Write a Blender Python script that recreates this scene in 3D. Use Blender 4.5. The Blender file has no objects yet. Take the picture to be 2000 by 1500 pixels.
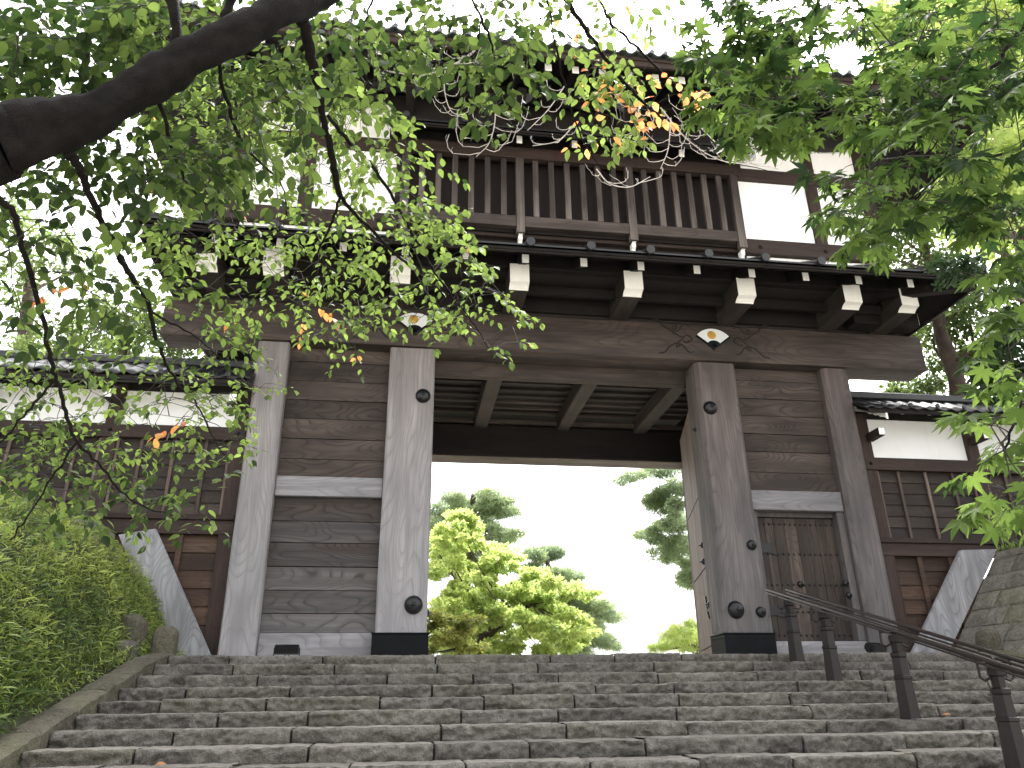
import bpy, bmesh, math, random
import numpy as np
from mathutils import Vector, Matrix, noise as mnoise
random.seed(7); rng = np.random.default_rng(7)
scene = bpy.context.scene
C = bpy.data.collections.new('place'); scene.collection.children.link(C)
rad = math.radians

# ------------------------------------------------------------------ camera
CAM = np.array([-3.1717, -14.1058, -0.65525]); YAW, PITCH, ROLL, FPX = 0.139723, 0.397229, -0.0116196, 1480.0
def cam_rows():
    cy, sy, cp, sp = math.cos(YAW), math.sin(YAW), math.cos(PITCH), math.sin(PITCH)
    f = np.array([sy*cp, cy*cp, sp]); r = np.array([cy, -sy, 0.0]); u = np.cross(r, f)
    cr, sr = math.cos(ROLL), math.sin(ROLL)
    return np.array([r*cr+u*sr, -r*sr+u*cr, f])
M3 = cam_rows()
cam_data = bpy.data.cameras.new('camera'); cam = bpy.data.objects.new('camera', cam_data); scene.collection.objects.link(cam)
mw = Matrix.Identity(4)
for i in range(3):
    mw[i][0] = M3[0][i]; mw[i][1] = M3[1][i]; mw[i][2] = -M3[2][i]; mw[i][3] = CAM[i]
cam.matrix_world = mw
cam_data.sensor_width = 36; cam_data.lens = 36*FPX/2000; cam_data.clip_start = 0.05; cam_data.clip_end = 2000
scene.camera = cam
def at(px, py, d):                       # a point seen at px,py, d metres deep
    return CAM + d*(M3.T @ np.array([(px-1000)/FPX, (750-py)/FPX, 1.0]))

# ------------------------------------------------------------------ sky and sun
SUN_EL, SUN_AZ = 62, 35                 # azimuth measured clockwise from +Y
w = bpy.data.worlds.new('World'); scene.world = w; w.use_nodes = True
nt = w.node_tree; nt.nodes.clear()
sky = nt.nodes.new('ShaderNodeTexSky'); sky.sky_type = 'NISHITA'; sky.sun_disc = False
sky.sun_elevation = rad(SUN_EL); sky.sun_rotation = rad(SUN_AZ); sky.dust_density = 6; sky.air_density = 1.0; sky.ozone_density = 1.0
hs = nt.nodes.new('ShaderNodeHueSaturation'); hs.inputs['Saturation'].default_value = 0.12; hs.inputs['Value'].default_value = 1.0
bg = nt.nodes.new('ShaderNodeBackground'); bg.inputs['Strength'].default_value = 0.15
wo = nt.nodes.new('ShaderNodeOutputWorld')
nt.links.new(sky.outputs[0], hs.inputs['Color']); nt.links.new(hs.outputs[0], bg.inputs[0]); nt.links.new(bg.outputs[0], wo.inputs[0])
sl = bpy.data.lights.new('sun', 'SUN'); sl.energy = 0.9; sl.angle = rad(12); sl.color = (1.0, 0.96, 0.9)
so = bpy.data.objects.new('sun', sl); scene.collection.objects.link(so)
dirv = Vector((math.sin(rad(SUN_AZ))*math.cos(rad(SUN_EL)), math.cos(rad(SUN_AZ))*math.cos(rad(SUN_EL)), math.sin(rad(SUN_EL))))
so.rotation_euler = dirv.to_track_quat('Z', 'Y').to_euler()
scene.view_settings.view_transform = 'Standard'; scene.view_settings.look = 'None'
scene.view_settings.gamma = 1; scene.view_settings.exposure = 2.45
scene.cycles.max_bounces = 8; scene.cycles.transparent_max_bounces = 8

# ------------------------------------------------------------------ node helpers
def new_mat(name):
    m = bpy.data.materials.new(name); m.use_nodes = True; t = m.node_tree; t.nodes.clear()
    out = t.nodes.new('ShaderNodeOutputMaterial'); b = t.nodes.new('ShaderNodeBsdfPrincipled')
    t.links.new(b.outputs[0], out.inputs[0]); return m, t, b, out
def N(t, typ, **kw):
    n = t.nodes.new(typ)
    for k, v in kw.items():
        if k.startswith('i_'):
            key = k[2:]
            if key.isdigit(): n.inputs[int(key)].default_value = v
            else: n.inputs[key.replace('_', ' ')].default_value = v
        else: setattr(n, k, v)
    return n
def math_n(t, op, a, b=None, clamp=False):
    n = t.nodes.new('ShaderNodeMath'); n.operation = op; n.use_clamp = clamp
    for i, v in enumerate([a, b]):
        if v is None: continue
        if isinstance(v, (int, float)): n.inputs[i].default_value = v
        else: t.links.new(v, n.inputs[i])
    return n.outputs[0]
def ramp(t, fac, stops):
    n = t.nodes.new('ShaderNodeValToRGB'); cr = n.color_ramp
    while len(cr.elements) < len(stops): cr.elements.new(0.5)
    for e, (p, c) in zip(cr.elements, stops):
        e.position = p; e.color = (c[0], c[1], c[2], 1) if not isinstance(c, (int, float)) else (c, c, c, 1)
    t.links.new(fac, n.inputs[0]); return n.outputs[0]
def mix(t, fac, a, b, mode='MIX'):
    n = t.nodes.new('ShaderNodeMix'); n.data_type = 'RGBA'; n.blend_type = mode
    for idx, v in ((0, fac), (6, a), (7, b)):
        if isinstance(v, (int, float)): n.inputs[idx].default_value = v
        elif isinstance(v, tuple): n.inputs[idx].default_value = (v[0], v[1], v[2], 1)
        else: t.links.new(v, n.inputs[idx])
    return n.outputs[2]
def bump(t, b, h, strength=0.4, dist=0.01):
    n = t.nodes.new('ShaderNodeBump'); n.inputs['Strength'].default_value = strength; n.inputs['Distance'].default_value = dist
    t.links.new(h, n.inputs['Height']); t.links.new(n.outputs[0], b.inputs['Normal'])

WK = 0.68
def wood(name, axis, dark, light, grey=None, rings=14, line=0.55, rough=0.75, gz=(0.3, 5.0), across=1.6, stretch=0.28, warm=None):
    """weathered timber, grain along axis; grey = silvery weathering near the foot"""
    m, t, b, out = new_mat(name)
    tc = N(t, 'ShaderNodeTexCoord'); at_ = N(t, 'ShaderNodeAttribute', attribute_name='rnd')
    r = at_.outputs['Fac']
    sc = [across]*3; sc[axis] = across*stretch
    mp = N(t, 'ShaderNodeMapping'); mp.inputs['Scale'].default_value = sc
    t.links.new(tc.outputs['Object'], mp.inputs[0])
    n1 = N(t, 'ShaderNodeTexNoise', noise_dimensions='4D'); n1.inputs['Scale'].default_value = 1.0; n1.inputs['Detail'].default_value = 1.1; n1.inputs['Roughness'].default_value = .4
    t.links.new(mp.outputs[0], n1.inputs['Vector']); t.links.new(math_n(t, 'MULTIPLY', r, 53.0), n1.inputs['W'])
    s = math_n(t, 'FRACT', math_n(t, 'MULTIPLY', n1.outputs[0], float(rings)*2.1))
    ln = ramp(t, s, [(0.0, 0.85), (0.5, 0.95), (0.8, 0.55), (0.92, 0.1), (1.0, 0.6)])
    sc2 = [48.0]*3; sc2[axis] = 1.2
    mp2 = N(t, 'ShaderNodeMapping'); mp2.inputs['Scale'].default_value = sc2; t.links.new(tc.outputs['Object'], mp2.inputs[0])
    n2 = N(t, 'ShaderNodeTexNoise'); n2.inputs['Scale'].default_value = 1.0; n2.inputs['Detail'].default_value = 4; t.links.new(mp2.outputs[0], n2.inputs['Vector'])
    fib = ramp(t, n2.outputs[0], [(0.3, 0.05), (0.5, 0.55), (0.7, 1.0)])
    sc4 = [9.0]*3; sc4[axis] = .5
    mp4 = N(t, 'ShaderNodeMapping'); mp4.inputs['Scale'].default_value = sc4; t.links.new(tc.outputs['Object'], mp4.inputs[0])
    n4 = N(t, 'ShaderNodeTexNoise'); n4.inputs['Scale'].default_value = 1.0; n4.inputs['Detail'].default_value = 5; t.links.new(mp4.outputs[0], n4.inputs['Vector'])
    streak = ramp(t, n4.outputs[0], [(0.35, 0.0), (0.65, 1.0)])
    sc3 = [3.0]*3; sc3[axis] = 0.8
    mp3 = N(t, 'ShaderNodeMapping'); mp3.inputs['Scale'].default_value = sc3; t.links.new(tc.outputs['Object'], mp3.inputs[0])
    n3 = N(t, 'ShaderNodeTexNoise', noise_dimensions='4D'); n3.inputs['Scale'].default_value = 1.0; n3.inputs['Detail'].default_value = 4; t.links.new(mp3.outputs[0], n3.inputs['Vector'])
    t.links.new(math_n(t, 'MULTIPLY', r, 17.0), n3.inputs['W'])
    big = ramp(t, n3.outputs[0], [(0.32, 0.0), (0.68, 1.0)])
    lnm = mix(t, ramp(t, n4.outputs[0], [(0.4, 0.15), (0.6, 1.0)]), (.6, .6, .6), ln)
    f = math_n(t, 'ADD', math_n(t, 'MULTIPLY', lnm, line), math_n(t, 'ADD', math_n(t, 'MULTIPLY', fib, (1.0-line)*.6), math_n(t, 'MULTIPLY', streak, (1.0-line)*.4)))
    f = math_n(t, 'MULTIPLY', f, math_n(t, 'ADD', math_n(t, 'MULTIPLY', big, 0.65), 0.4), True)
    dark = tuple(c*WK for c in dark); light = tuple(c*WK for c in light)
    if grey: grey = tuple(tuple(c*WK*.9 for c in g_) for g_ in grey)
    col = mix(t, f, dark, light)
    if grey:
        sep = N(t, 'ShaderNodeSeparateXYZ'); t.links.new(tc.outputs['Object'], sep.inputs[0])
        g = N(t, 'ShaderNodeMapRange'); g.inputs['From Min'].default_value = gz[1]; g.inputs['From Max'].default_value = gz[0]
        t.links.new(math_n(t, 'ADD', sep.outputs[2], math_n(t, 'MULTIPLY', math_n(t, 'SUBTRACT', n3.outputs[0], 0.5), 5.0)), g.inputs[0])
        gcol = mix(t, f, grey[0], grey[1]); col = mix(t, g.outputs[0], col, gcol)
    tint = math_n(t, 'ADD', math_n(t, 'MULTIPLY', r, 0.75), 0.62)
    hs_ = N(t, 'ShaderNodeHueSaturation'); t.links.new(col, hs_.inputs['Color']); t.links.new(tint, hs_.inputs['Value'])
    t.links.new(hs_.outputs[0], b.inputs['Base Color']); b.inputs['Roughness'].default_value = rough; b.inputs['Specular IOR Level'].default_value = 0.3
    bump(t, b, f, 0.5, 0.008); return m

def plain(name, col, rough=0.6, var=0.15, scale=6, metal=0.0, bmp=0.15, spec=0.5, dirt=None):
    m, t, b, out = new_mat(name)
    tc = N(t, 'ShaderNodeTexCoord'); n = N(t, 'ShaderNodeTexNoise'); n.inputs['Scale'].default_value = scale; n.inputs['Detail'].default_value = 6
    t.links.new(tc.outputs['Object'], n.inputs['Vector'])
    a = tuple(c*(1-var) for c in col); c2 = tuple(min(1, c*(1+var)) for c in col)
    cc = mix(t, ramp(t, n.outputs[0], [(0.3, 0.0), (0.7, 1.0)]), a, c2)
    if dirt:
        mp = N(t, 'ShaderNodeMapping'); mp.inputs['Scale'].default_value = (6, 6, 0.6); t.links.new(tc.outputs['Object'], mp.inputs[0])
        n4 = N(t, 'ShaderNodeTexNoise'); n4.inputs['Scale'].default_value = 1.5; n4.inputs['Detail'].default_value = 5; t.links.new(mp.outputs[0], n4.inputs['Vector'])
        cc = mix(t, ramp(t, n4.outputs[0], [(0.52, 0.0), (0.8, 0.5)]), cc, dirt)
    t.links.new(cc, b.inputs['Base Color']); b.inputs['Roughness'].default_value = rough; b.inputs['Metallic'].default_value = metal
    b.inputs['Specular IOR Level'].default_value = spec
    n2 = N(t, 'ShaderNodeTexNoise'); n2.inputs['Scale'].default_value = scale*8; n2.inputs['Detail'].default_value = 4; t.links.new(tc.outputs['Object'], n2.inputs['Vector'])
    bump(t, b, n2.outputs[0], bmp, 0.01); return m

def stone(name, c1, c2, moss=(0.075, 0.085, 0.03), mossf=0.45, scale=2.2, lichen=0.0, brick=None):
    m, t, b, out = new_mat(name)
    tc = N(t, 'ShaderNodeTexCoord'); at_ = N(t, 'ShaderNodeAttribute', attribute_name='rnd'); r = at_.outputs['Fac']
    def nz(s, d=8, rough=.6):
        n = N(t, 'ShaderNodeTexNoise', noise_dimensions='4D'); n.inputs['Scale'].default_value = s; n.inputs['Detail'].default_value = d; n.inputs['Roughness'].default_value = rough
        t.links.new(tc.outputs['Object'], n.inputs['Vector']); t.links.new(math_n(t, 'MULTIPLY', r, 31.0), n.inputs['W']); return n.outputs[0]
    a, bb, c = nz(scale), nz(scale*9), nz(scale*34, 4)
    f = math_n(t, 'ADD', math_n(t, 'MULTIPLY', a, .5), math_n(t, 'MULTIPLY', bb, .5))
    col = mix(t, ramp(t, f, [(0.36, 0.0), (0.64, 1.0)]), c1, c2)
    col = mix(t, ramp(t, c, [(0.35, 0.45), (0.6, 0.0)]), col, (0.02, 0.02, 0.018))
    col = mix(t, ramp(t, math_n(t, 'ADD', math_n(t, 'MULTIPLY', r, .35), math_n(t, 'MULTIPLY', nz(scale*1.7), .8)), [(0.52, 0.0), (0.78, mossf)]), col, moss)
    if lichen: col = mix(t, ramp(t, nz(scale*16, 5), [(0.62, 0.0), (0.7, lichen)]), col, (0.33, 0.33, 0.26))
    hs_ = N(t, 'ShaderNodeHueSaturation'); t.links.new(col, hs_.inputs['Color']); t.links.new(math_n(t, 'ADD', math_n(t, 'MULTIPLY', r, .5), .75), hs_.inputs['Value'])
    t.links.new(hs_.outputs[0], b.inputs['Base Color']); b.inputs['Roughness'].default_value = .85; b.inputs['Specular IOR Level'].default_value = .3
    bump(t, b, math_n(t, 'ADD', bb, math_n(t, 'MULTIPLY', c, .5)), 1.0, 0.045); return m

def leaf_mat(name, c1, c2, trans=0.45, rough=0.45, tcol=None, spec=0.4):
    m, t, b, out = new_mat(name)
    at_ = N(t, 'ShaderNodeAttribute', attribute_name='rnd'); r = at_.outputs['Fac']
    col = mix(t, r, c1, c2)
    t.links.new(col, b.inputs['Base Color']); b.inputs['Roughness'].default_value = rough; b.inputs['Specular IOR Level'].default_value = spec
    tr = N(t, 'ShaderNodeBsdfTranslucent')
    hs_ = N(t, 'ShaderNodeHueSaturation'); hs_.inputs['Saturation'].default_value = 1.0; hs_.inputs['Value'].default_value = 1.7; hs_.inputs['Hue'].default_value = .485
    t.links.new(col, hs_.inputs['Color']); t.links.new(hs_.outputs[0], tr.inputs[0])
    ms = N(t, 'ShaderNodeMixShader'); ms.inputs[0].default_value = trans
    t.links.new(b.outputs[0], ms.inputs[1]); t.links.new(tr.outputs[0], ms.inputs[2]); t.links.new(ms.outputs[0], out.inputs[0]); return m

WG = ((0.24, 0.235, 0.245), (0.62, 0.61, 0.635))
MAT = dict(
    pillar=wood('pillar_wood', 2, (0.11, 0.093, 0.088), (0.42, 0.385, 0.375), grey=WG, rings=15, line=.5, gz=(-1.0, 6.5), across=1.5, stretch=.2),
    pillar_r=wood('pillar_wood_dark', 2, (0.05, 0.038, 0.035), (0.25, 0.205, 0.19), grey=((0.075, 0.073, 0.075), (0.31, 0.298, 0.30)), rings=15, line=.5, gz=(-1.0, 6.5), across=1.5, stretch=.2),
    plank=wood('plank_wood', 0, (0.006, 0.0045, 0.004), (0.13, 0.10, 0.085), grey=((0.016, 0.016, 0.017), (0.37, 0.36, 0.36)), rings=11, line=.72, gz=(0.2, 2.9), across=1.9, stretch=.3),
    beamx=wood('beam_wood', 0, (0.014, 0.011, 0.010), (0.15, 0.118, 0.102), rings=10, line=.4, across=1.2, stretch=.25),
    rail=wood('rail_wood', 0, (0.12, 0.115, 0.12), (0.42, 0.41, 0.43), rings=10, line=.5, across=1.8, stretch=.25),
    beamy=wood('joist_wood', 1, (0.022, 0.017, 0.014), (0.105, 0.085, 0.074), rings=9, line=.4, across=1.6, stretch=.25),
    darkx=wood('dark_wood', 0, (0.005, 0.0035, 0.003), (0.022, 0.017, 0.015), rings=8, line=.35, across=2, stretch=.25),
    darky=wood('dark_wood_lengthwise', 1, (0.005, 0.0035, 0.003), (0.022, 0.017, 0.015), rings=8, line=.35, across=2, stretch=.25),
    brownx=wood('brown_wood', 0, (0.02, 0.0125, 0.0105), (0.075, 0.049, 0.041), rings=9, line=.35, across=2.2, stretch=.2),
    brownz=wood('brown_wood_upright', 2, (0.02, 0.0125, 0.0105), (0.08, 0.052, 0.043), rings=9, line=.35, across=2.2, stretch=.2),
    barz=wood('lattice_wood', 2, (0.018, 0.013, 0.012), (0.085, 0.066, 0.06), grey=((.045, .038, .036), (.42, .36, .31)), gz=(7.9, 9.6), rings=7, line=.2, across=2.4, stretch=.35),
    clap=wood('clapboard_wood', 0, (0.016, 0.012, 0.010), (0.085, 0.064, 0.053), rings=13, line=.5, across=2.4, stretch=.3),
    claplow=wood('brown_clapboard_wood', 0, (0.018, 0.011, 0.008), (0.16, 0.098, 0.068), rings=12, line=.5, across=2.4, stretch=.3),
    battenz=wood('batten_wood', 2, (0.045, 0.032, 0.026), (0.24, 0.18, 0.15), rings=8, line=.4, across=3, stretch=.2),
    doorz=wood('door_wood', 2, (0.011, 0.009, 0.008), (0.15, 0.115, 0.095), rings=10, line=.45, across=2.4, stretch=.2),
    leafz=wood('door_leaf_wood', 2, (0.09, 0.065, 0.055), (0.30, 0.24, 0.21), rings=9, line=.3, across=3, stretch=.15),
    brace=wood('brace_board_wood', 2, (0.12, 0.124, 0.135), (0.6, 0.6, 0.625), rings=12, line=.55, across=1.5, stretch=.4),
    plaster=plain('white_plaster', (0.84, 0.85, 0.85), .9, .02, 2, bmp=.05, dirt=(0.78, 0.78, 0.77)),
    whitepaint=plain('white_end_paint', (0.9, 0.9, 0.86), .7, .03, 9, bmp=.08, dirt=(0.74, 0.74, 0.66)),
    iron=plain('black_iron', (0.004, 0.0045, 0.006), .35, .3, 9, bmp=.08, spec=.4),
    shoe=plain('black_iron_sheet', (0.0025, 0.0035, 0.005), .5, .35, 3, bmp=.08, spec=.12),
    tile=plain('grey_roof_tile', (0.11, 0.125, 0.125), .45, .3, 5, bmp=.2),
    copper=plain('dark_roof_metal', (0.011, 0.0115, 0.012), .42, .3, 4, bmp=.12),
    bark=plain('cherry_bark', (0.006, 0.005, 0.0045), .95, .5, 18, bmp=1.0, spec=.15),
    twig=plain('twig_bark', (0.014, 0.011, 0.008), .85, .3, 40, bmp=.4),
    bare=plain('bare_twig_bark', (0.46, 0.43, 0.41), .8, .2, 40, bmp=.3),
    bgbark=plain('far_bark', (0.06, 0.045, 0.035), .9, .4, 4, bmp=.8),
    railm=plain('brown_rail_metal', (0.011, 0.008, 0.007), .4, .2, 20, bmp=.05, spec=.35),
    steel=plain('worn_rail_metal', (0.022, 0.015, 0.013), .3, .2, 20, bmp=.03, spec=.6),
    fan=plain('fan_white_paint', (0.72, 0.75, 0.76), .4, .03, 5, bmp=.02),
    gold=plain('fan_gold_leaf', (0.62, 0.36, 0.08), .35, .12, 9, bmp=.03, metal=.35),
    step=stone('step_stone', (0.068, 0.062, 0.054), (0.275, 0.255, 0.228), moss=(.05, .052, .022), mossf=.4),
    kerb=stone('kerb_stone', (0.07, 0.062, 0.045), (0.2, 0.18, 0.135), mossf=.45, lichen=.5),
    wall=stone('wall_stone', (0.15, 0.138, 0.118), (0.42, 0.39, 0.33), mossf=.55, lichen=.35),
    sand=stone('sandy_tread', (0.22, 0.205, 0.18), (0.46, 0.425, 0.37), mossf=.05, scale=6),
    soil=plain('slope_soil', (0.035, 0.04, 0.018), .95, .4, 3, bmp=.8),
    ground=plain('gravel_ground', (0.42, 0.39, 0.34), .95, .25, 4, bmp=.8),
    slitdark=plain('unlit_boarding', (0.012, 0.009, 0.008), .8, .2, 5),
    maroon=wood('maroon_boarding', 2, (0.010, 0.0065, 0.006), (0.026, 0.016, 0.0145), rings=6, line=.3, across=3, stretch=.1),
    cherry=leaf_mat('cherry_leaf', (0.015, 0.032, 0.008), (0.118, 0.182, 0.04), .5, .55, spec=.2),
    fallen=leaf_mat('dry_fallen_leaf', (0.16, 0.07, 0.035), (0.38, 0.19, 0.08), .2),
    orange=leaf_mat('orange_cherry_leaf', (0.45, 0.14, 0.045), (0.56, 0.30, 0.08), .5),
    maple=leaf_mat('maple_leaf', (0.012, 0.030, 0.008), (0.11, 0.185, 0.036), .5, .6, spec=.15),
    sasa=leaf_mat('bamboo_grass_leaf', (0.06, 0.105, 0.025), (0.40, 0.49, 0.12), .4),
    bg_green=leaf_mat('broadleaf_foliage', (0.045, 0.085, 0.025), (0.12, 0.18, 0.045), .5),
    bg_yellow=leaf_mat('yellow_green_foliage', (0.22, 0.32, 0.09), (0.42, 0.50, 0.17), .5),  # leaf colour lightened to stand in for sunlight and distance haze
    bg_olive=leaf_mat('olive_maple_foliage', (0.10, 0.14, 0.03), (0.30, 0.33, 0.08), .45),
    bg_dark=leaf_mat('dark_foliage', (0.018, 0.045, 0.018), (0.05, 0.09, 0.03), .35),
    pine=leaf_mat('pine_needles', (0.10, 0.16, 0.09), (0.28, 0.35, 0.17), .4),  # needle colour paled, with the haze of distance painted in
)

# ------------------------------------------------------------------ object helpers
def link(me, name, parent=None):
    o = bpy.data.objects.new(name, me); C.objects.link(o)
    if parent: o.parent = parent
    return o
def tag(o, label=None, cat=None, group=None, kind=None):
    if label: o['label'] = label
    if cat: o['category'] = cat
    if group: o['group'] = group
    if kind: o['kind'] = kind
    return o
def empty(name, loc=(0, 0, 0), **kw):
    o = bpy.data.objects.new(name, None); C.objects.link(o); o.location = loc; o.empty_display_size = .2; return tag(o, **kw)

class MB:
    """collects verts / faces / per-vertex rnd values, then links ONE mesh"""
    def __init__(s): s.v = []; s.f = []; s.r = []; s.n = 0; s.mi = []
    def add(s, V, F, r=None, mi=0):
        V = np.asarray(V, float); s.v.append(V); s.f += [tuple(i+s.n for i in f) for f in F]; s.mi += [mi]*len(F)
        s.r.append(np.full(len(V), random.random() if r is None else r)); s.n += len(V); return s
    def box(s, x0, x1, y0, y1, z0, z1, bev=0.006, r=None, mi=0, M=None):
        b = min(bev, (x1-x0)*.3, (y1-y0)*.3, (z1-z0)*.3)
        lo = (x0, y0, z0); hi = (x1, y1, z1); V = []; idx = {}
        for cx in (0, 1):
            for cy in (0, 1):
                for cz in (0, 1):
                    c = (cx, cy, cz)
                    for a in range(3):      # vertex lying on face a
                        p = [lo[i]+b if c[i] == 0 else hi[i]-b for i in range(3)]
                        p[a] = lo[a] if c[a] == 0 else hi[a]
                        idx[(c, a)] = len(V); V.append(p)
        F = []
        for a in range(3):
            o = [i for i in range(3) if i != a]
            for s_ in (0, 1):
                q = []
                for (u, v_) in ((0, 0), (1, 0), (1, 1), (0, 1)):
                    c = [0, 0, 0]; c[a] = s_; c[o[0]] = u; c[o[1]] = v_; q.append(idx[(tuple(c), a)])
                F.append(q)
        for a in range(3):                  # edges along a
            o = [i for i in range(3) if i != a]
            for u in (0, 1):
                for v_ in (0, 1):
                    c0 = [0, 0, 0]; c1 = [0, 0, 0]; c0[a] = 0; c1[a] = 1
                    for c in (c0, c1): c[o[0]] = u; c[o[1]] = v_
                    F.append([idx[(tuple(c0), o[0])], idx[(tuple(c1), o[0])], idx[(tuple(c1), o[1])], idx[(tuple(c0), o[1])]])
        for cx in (0, 1):
            for cy in (0, 1):
                for cz in (0, 1): F.append([idx[((cx, cy, cz), a)] for a in range(3)])
        V = np.array(V)
        if M is not None: V = V @ M[0].T + M[1]
        return s.add(V, F, r, mi)
    def prism(s, pts, axis, a0, a1, r=None, mi=0):
        """closed 2-D outline extruded along axis (the other two axes in xyz order)"""
        n = len(pts); V = []
        for a in (a0, a1):
            for p in pts:
                q = list(p); q.insert(axis, a); V.append(q)
        F = [list(range(n)), list(range(2*n-1, n-1, -1))] + [[i, (i+1) % n, n+(i+1) % n, n+i] for i in range(n)]
        return s.add(V, F, r, mi)
    def hexa(s, P8, r=None, mi=0):
        return s.add(P8, [(0, 1, 2, 3), (7, 6, 5, 4), (0, 4, 5, 1), (1, 5, 6, 2), (2, 6, 7, 3), (3, 7, 4, 0)], r, mi)
    def tube(s, pts, rads, seg=6, r=None, mi=0, cap=True, rough=0):
        pts = np.asarray(pts, float); n = len(pts)
        if np.isscalar(rads): rads = [rads]*n
        T = np.gradient(pts, axis=0); T /= np.linalg.norm(T, axis=1)[:, None]+1e-9
        up = np.array([0, 0, 1.]) if abs(T[0][2]) < .9 else np.array([1., 0, 0])
        V = []; prev = None
        for i in range(n):
            a = np.cross(T[i], up if prev is None else prev); 
            if prev is not None: a = prev - T[i]*(prev@T[i])
            a /= np.linalg.norm(a)+1e-9; prev = a; b = np.cross(T[i], a)
            for k in range(seg):
                th = 2*math.pi*k/seg
                rr = rads[i]*(1+(rough*(mnoise.noise(Vector((pts[i][0]*5+math.cos(th)*1.5, pts[i][1]*5+math.sin(th)*1.5, pts[i][2]*5)))) if rough else 0))
                V.append(pts[i]+rr*(math.cos(th)*a+math.sin(th)*b))
        F = [[i*seg+k, i*seg+(k+1) % seg, (i+1)*seg+(k+1) % seg, (i+1)*seg+k] for i in range(n-1) for k in range(seg)]
        if cap: F += [list(range(seg-1, -1, -1)), list(range((n-1)*seg, n*seg))]
        return s.add(V, F, r, mi)
    def lathe(s, prof, cen, axis=(0, -1, 0), seg=20, r=None, mi=0):
        """prof: (distance along axis, radius)"""
        ax = np.array(axis, float); ax /= np.linalg.norm(ax)
        a = np.cross(ax, (0, 0, 1.)) if abs(ax[2]) < .9 else np.array([1., 0, 0]); a /= np.linalg.norm(a); b = np.cross(ax, a)
        V = []; n = len(prof)
        for (h, rr) in prof:
            for k in range(seg):
                th = 2*math.pi*k/seg; V.append(np.array(cen)+ax*h+rr*(math.cos(th)*a+math.sin(th)*b))
        F = [[i*seg+k, i*seg+(k+1) % seg, (i+1)*seg+(k+1) % seg, (i+1)*seg+k] for i in range(n-1) for k in range(seg)]
        F += [list(range(seg-1, -1, -1)), list(range((n-1)*seg, n*seg))]
        return s.add(V, F, r, mi)
    def build(s, name, mats, parent=None, smooth=False, fix=True):
        V = np.concatenate(s.v); me = bpy.data.meshes.new(name); me.from_pydata(V.tolist(), [], s.f)
        if not isinstance(mats, (list, tuple)): mats = [mats]
        for m in mats: me.materials.append(MAT[m])
        if len(mats) > 1: me.polygons.foreach_set('material_index', s.mi)
        at_ = me.attributes.new('rnd', 'FLOAT', 'POINT'); at_.data.foreach_set('value', np.concatenate(s.r))
        if fix:
            bm = bmesh.new(); bm.from_mesh(me); bmesh.ops.recalc_face_normals(bm, faces=bm.faces); bm.to_mesh(me); bm.free()
        if smooth:
            me.polygons.foreach_set('use_smooth', [True]*len(me.polygons))
            if smooth != 'all': me.set_sharp_from_angle(angle=rad(40))
        me.update(); return link(me, name, parent)

def big_mesh(name, V, F, rnd, mat, parent=None, smooth=False):
    """V (n,3), F (m,k) arrays"""
    me = bpy.data.meshes.new(name); V = np.asarray(V, np.float32); F = np.asarray(F, np.int32)
    me.vertices.add(len(V)); me.vertices.foreach_set('co', V.ravel())
    k = F.shape[1]; me.loops.add(F.size); me.loops.foreach_set('vertex_index', F.ravel())
    me.polygons.add(len(F)); me.polygons.foreach_set('loop_start', np.arange(0, F.size, k, dtype=np.int32)); me.polygons.foreach_set('loop_total', np.full(len(F), k, np.int32))
    me.update(calc_edges=True); me.materials.append(MAT[mat])
    a = me.attributes.new('rnd', 'FLOAT', 'POINT'); a.data.foreach_set('value', np.asarray(rnd, np.float32))
    if smooth: me.polygons.foreach_set('use_smooth', [True]*len(F))
    me.validate(); return link(me, name, parent)

# ================================================================== STRUCTURE: ground
Y0, D, RI = -2.2975, 0.4875, 0.14718
YL = Y0-15*D                                  # foot of the stair
def stair_z(y): return 0.0 if y > Y0 else max(-15*RI, (y-Y0)*RI/D)
g = MB()
g.add([(-6.9, Y0+.5, -.006), (6.9, Y0+.5, -.006), (6.9, 30, -.006), (-6.9, 30, -.006)], [(0, 1, 2, 3)])
tag(g.build('platform_ground', 'ground'), kind='structure')
g = MB(); zl = -15*RI-.01
g.add([(-900, -900, zl-.3), (900, -900, zl-.3), (900, 900, zl-.3), (-900, 900, zl-.3)], [(0, 1, 2, 3)])
tag(g.build('ground', 'ground'), kind='structure')
g = MB()
g.add([(-6.9, YL+.2, zl), (6.9, YL+.2, zl), (6.9, -26, zl), (-6.9, -26, zl)], [(0, 1, 2, 3)])
tag(g.build('path', 'ground'), kind='structure')
g = MB(); g.box(-60, 60, 5.5, 140, -2.3, -.012, .01)
tag(g.build('upper_ground', 'ground'), kind='structure')

# left bank: surface under the bamboo grass; right bank behind its stone wall
def bank_h(s):   # height above stair line at distance s outwards from the kerb
    return 2.42*(1-math.exp(-max(0, s)/0.90)) + .12*max(0, s-2.5)
def bank_z(x, y):
    s = -6.98-x
    base = stair_z(y)
    k = max(0, min(1, (-y+.2)/9.0))
    return base + bank_h(s)*(1-.12*k) + .10*mnoise.noise(Vector((x*.9, y*.9, 0)))*min(1, s)
nx, ny = 50, 70
V = []; 
for j in range(ny):
    y = .28-j*(13.5/(ny-1))
    for i in range(nx):
        x = -6.62-(i/(nx-1))**1.5*9.4; V.append((x, y, bank_z(x, y)-(.12 if x > -6.98 else 0)))
F = [(j*nx+i, j*nx+i+1, (j+1)*nx+i+1, (j+1)*nx+i) for j in range(ny-1) for i in range(nx-1)]
tag(big_mesh('bank_terrain', V, F, np.random.rand(len(V)), 'soil', smooth=True), kind='structure')
V = []
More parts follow.
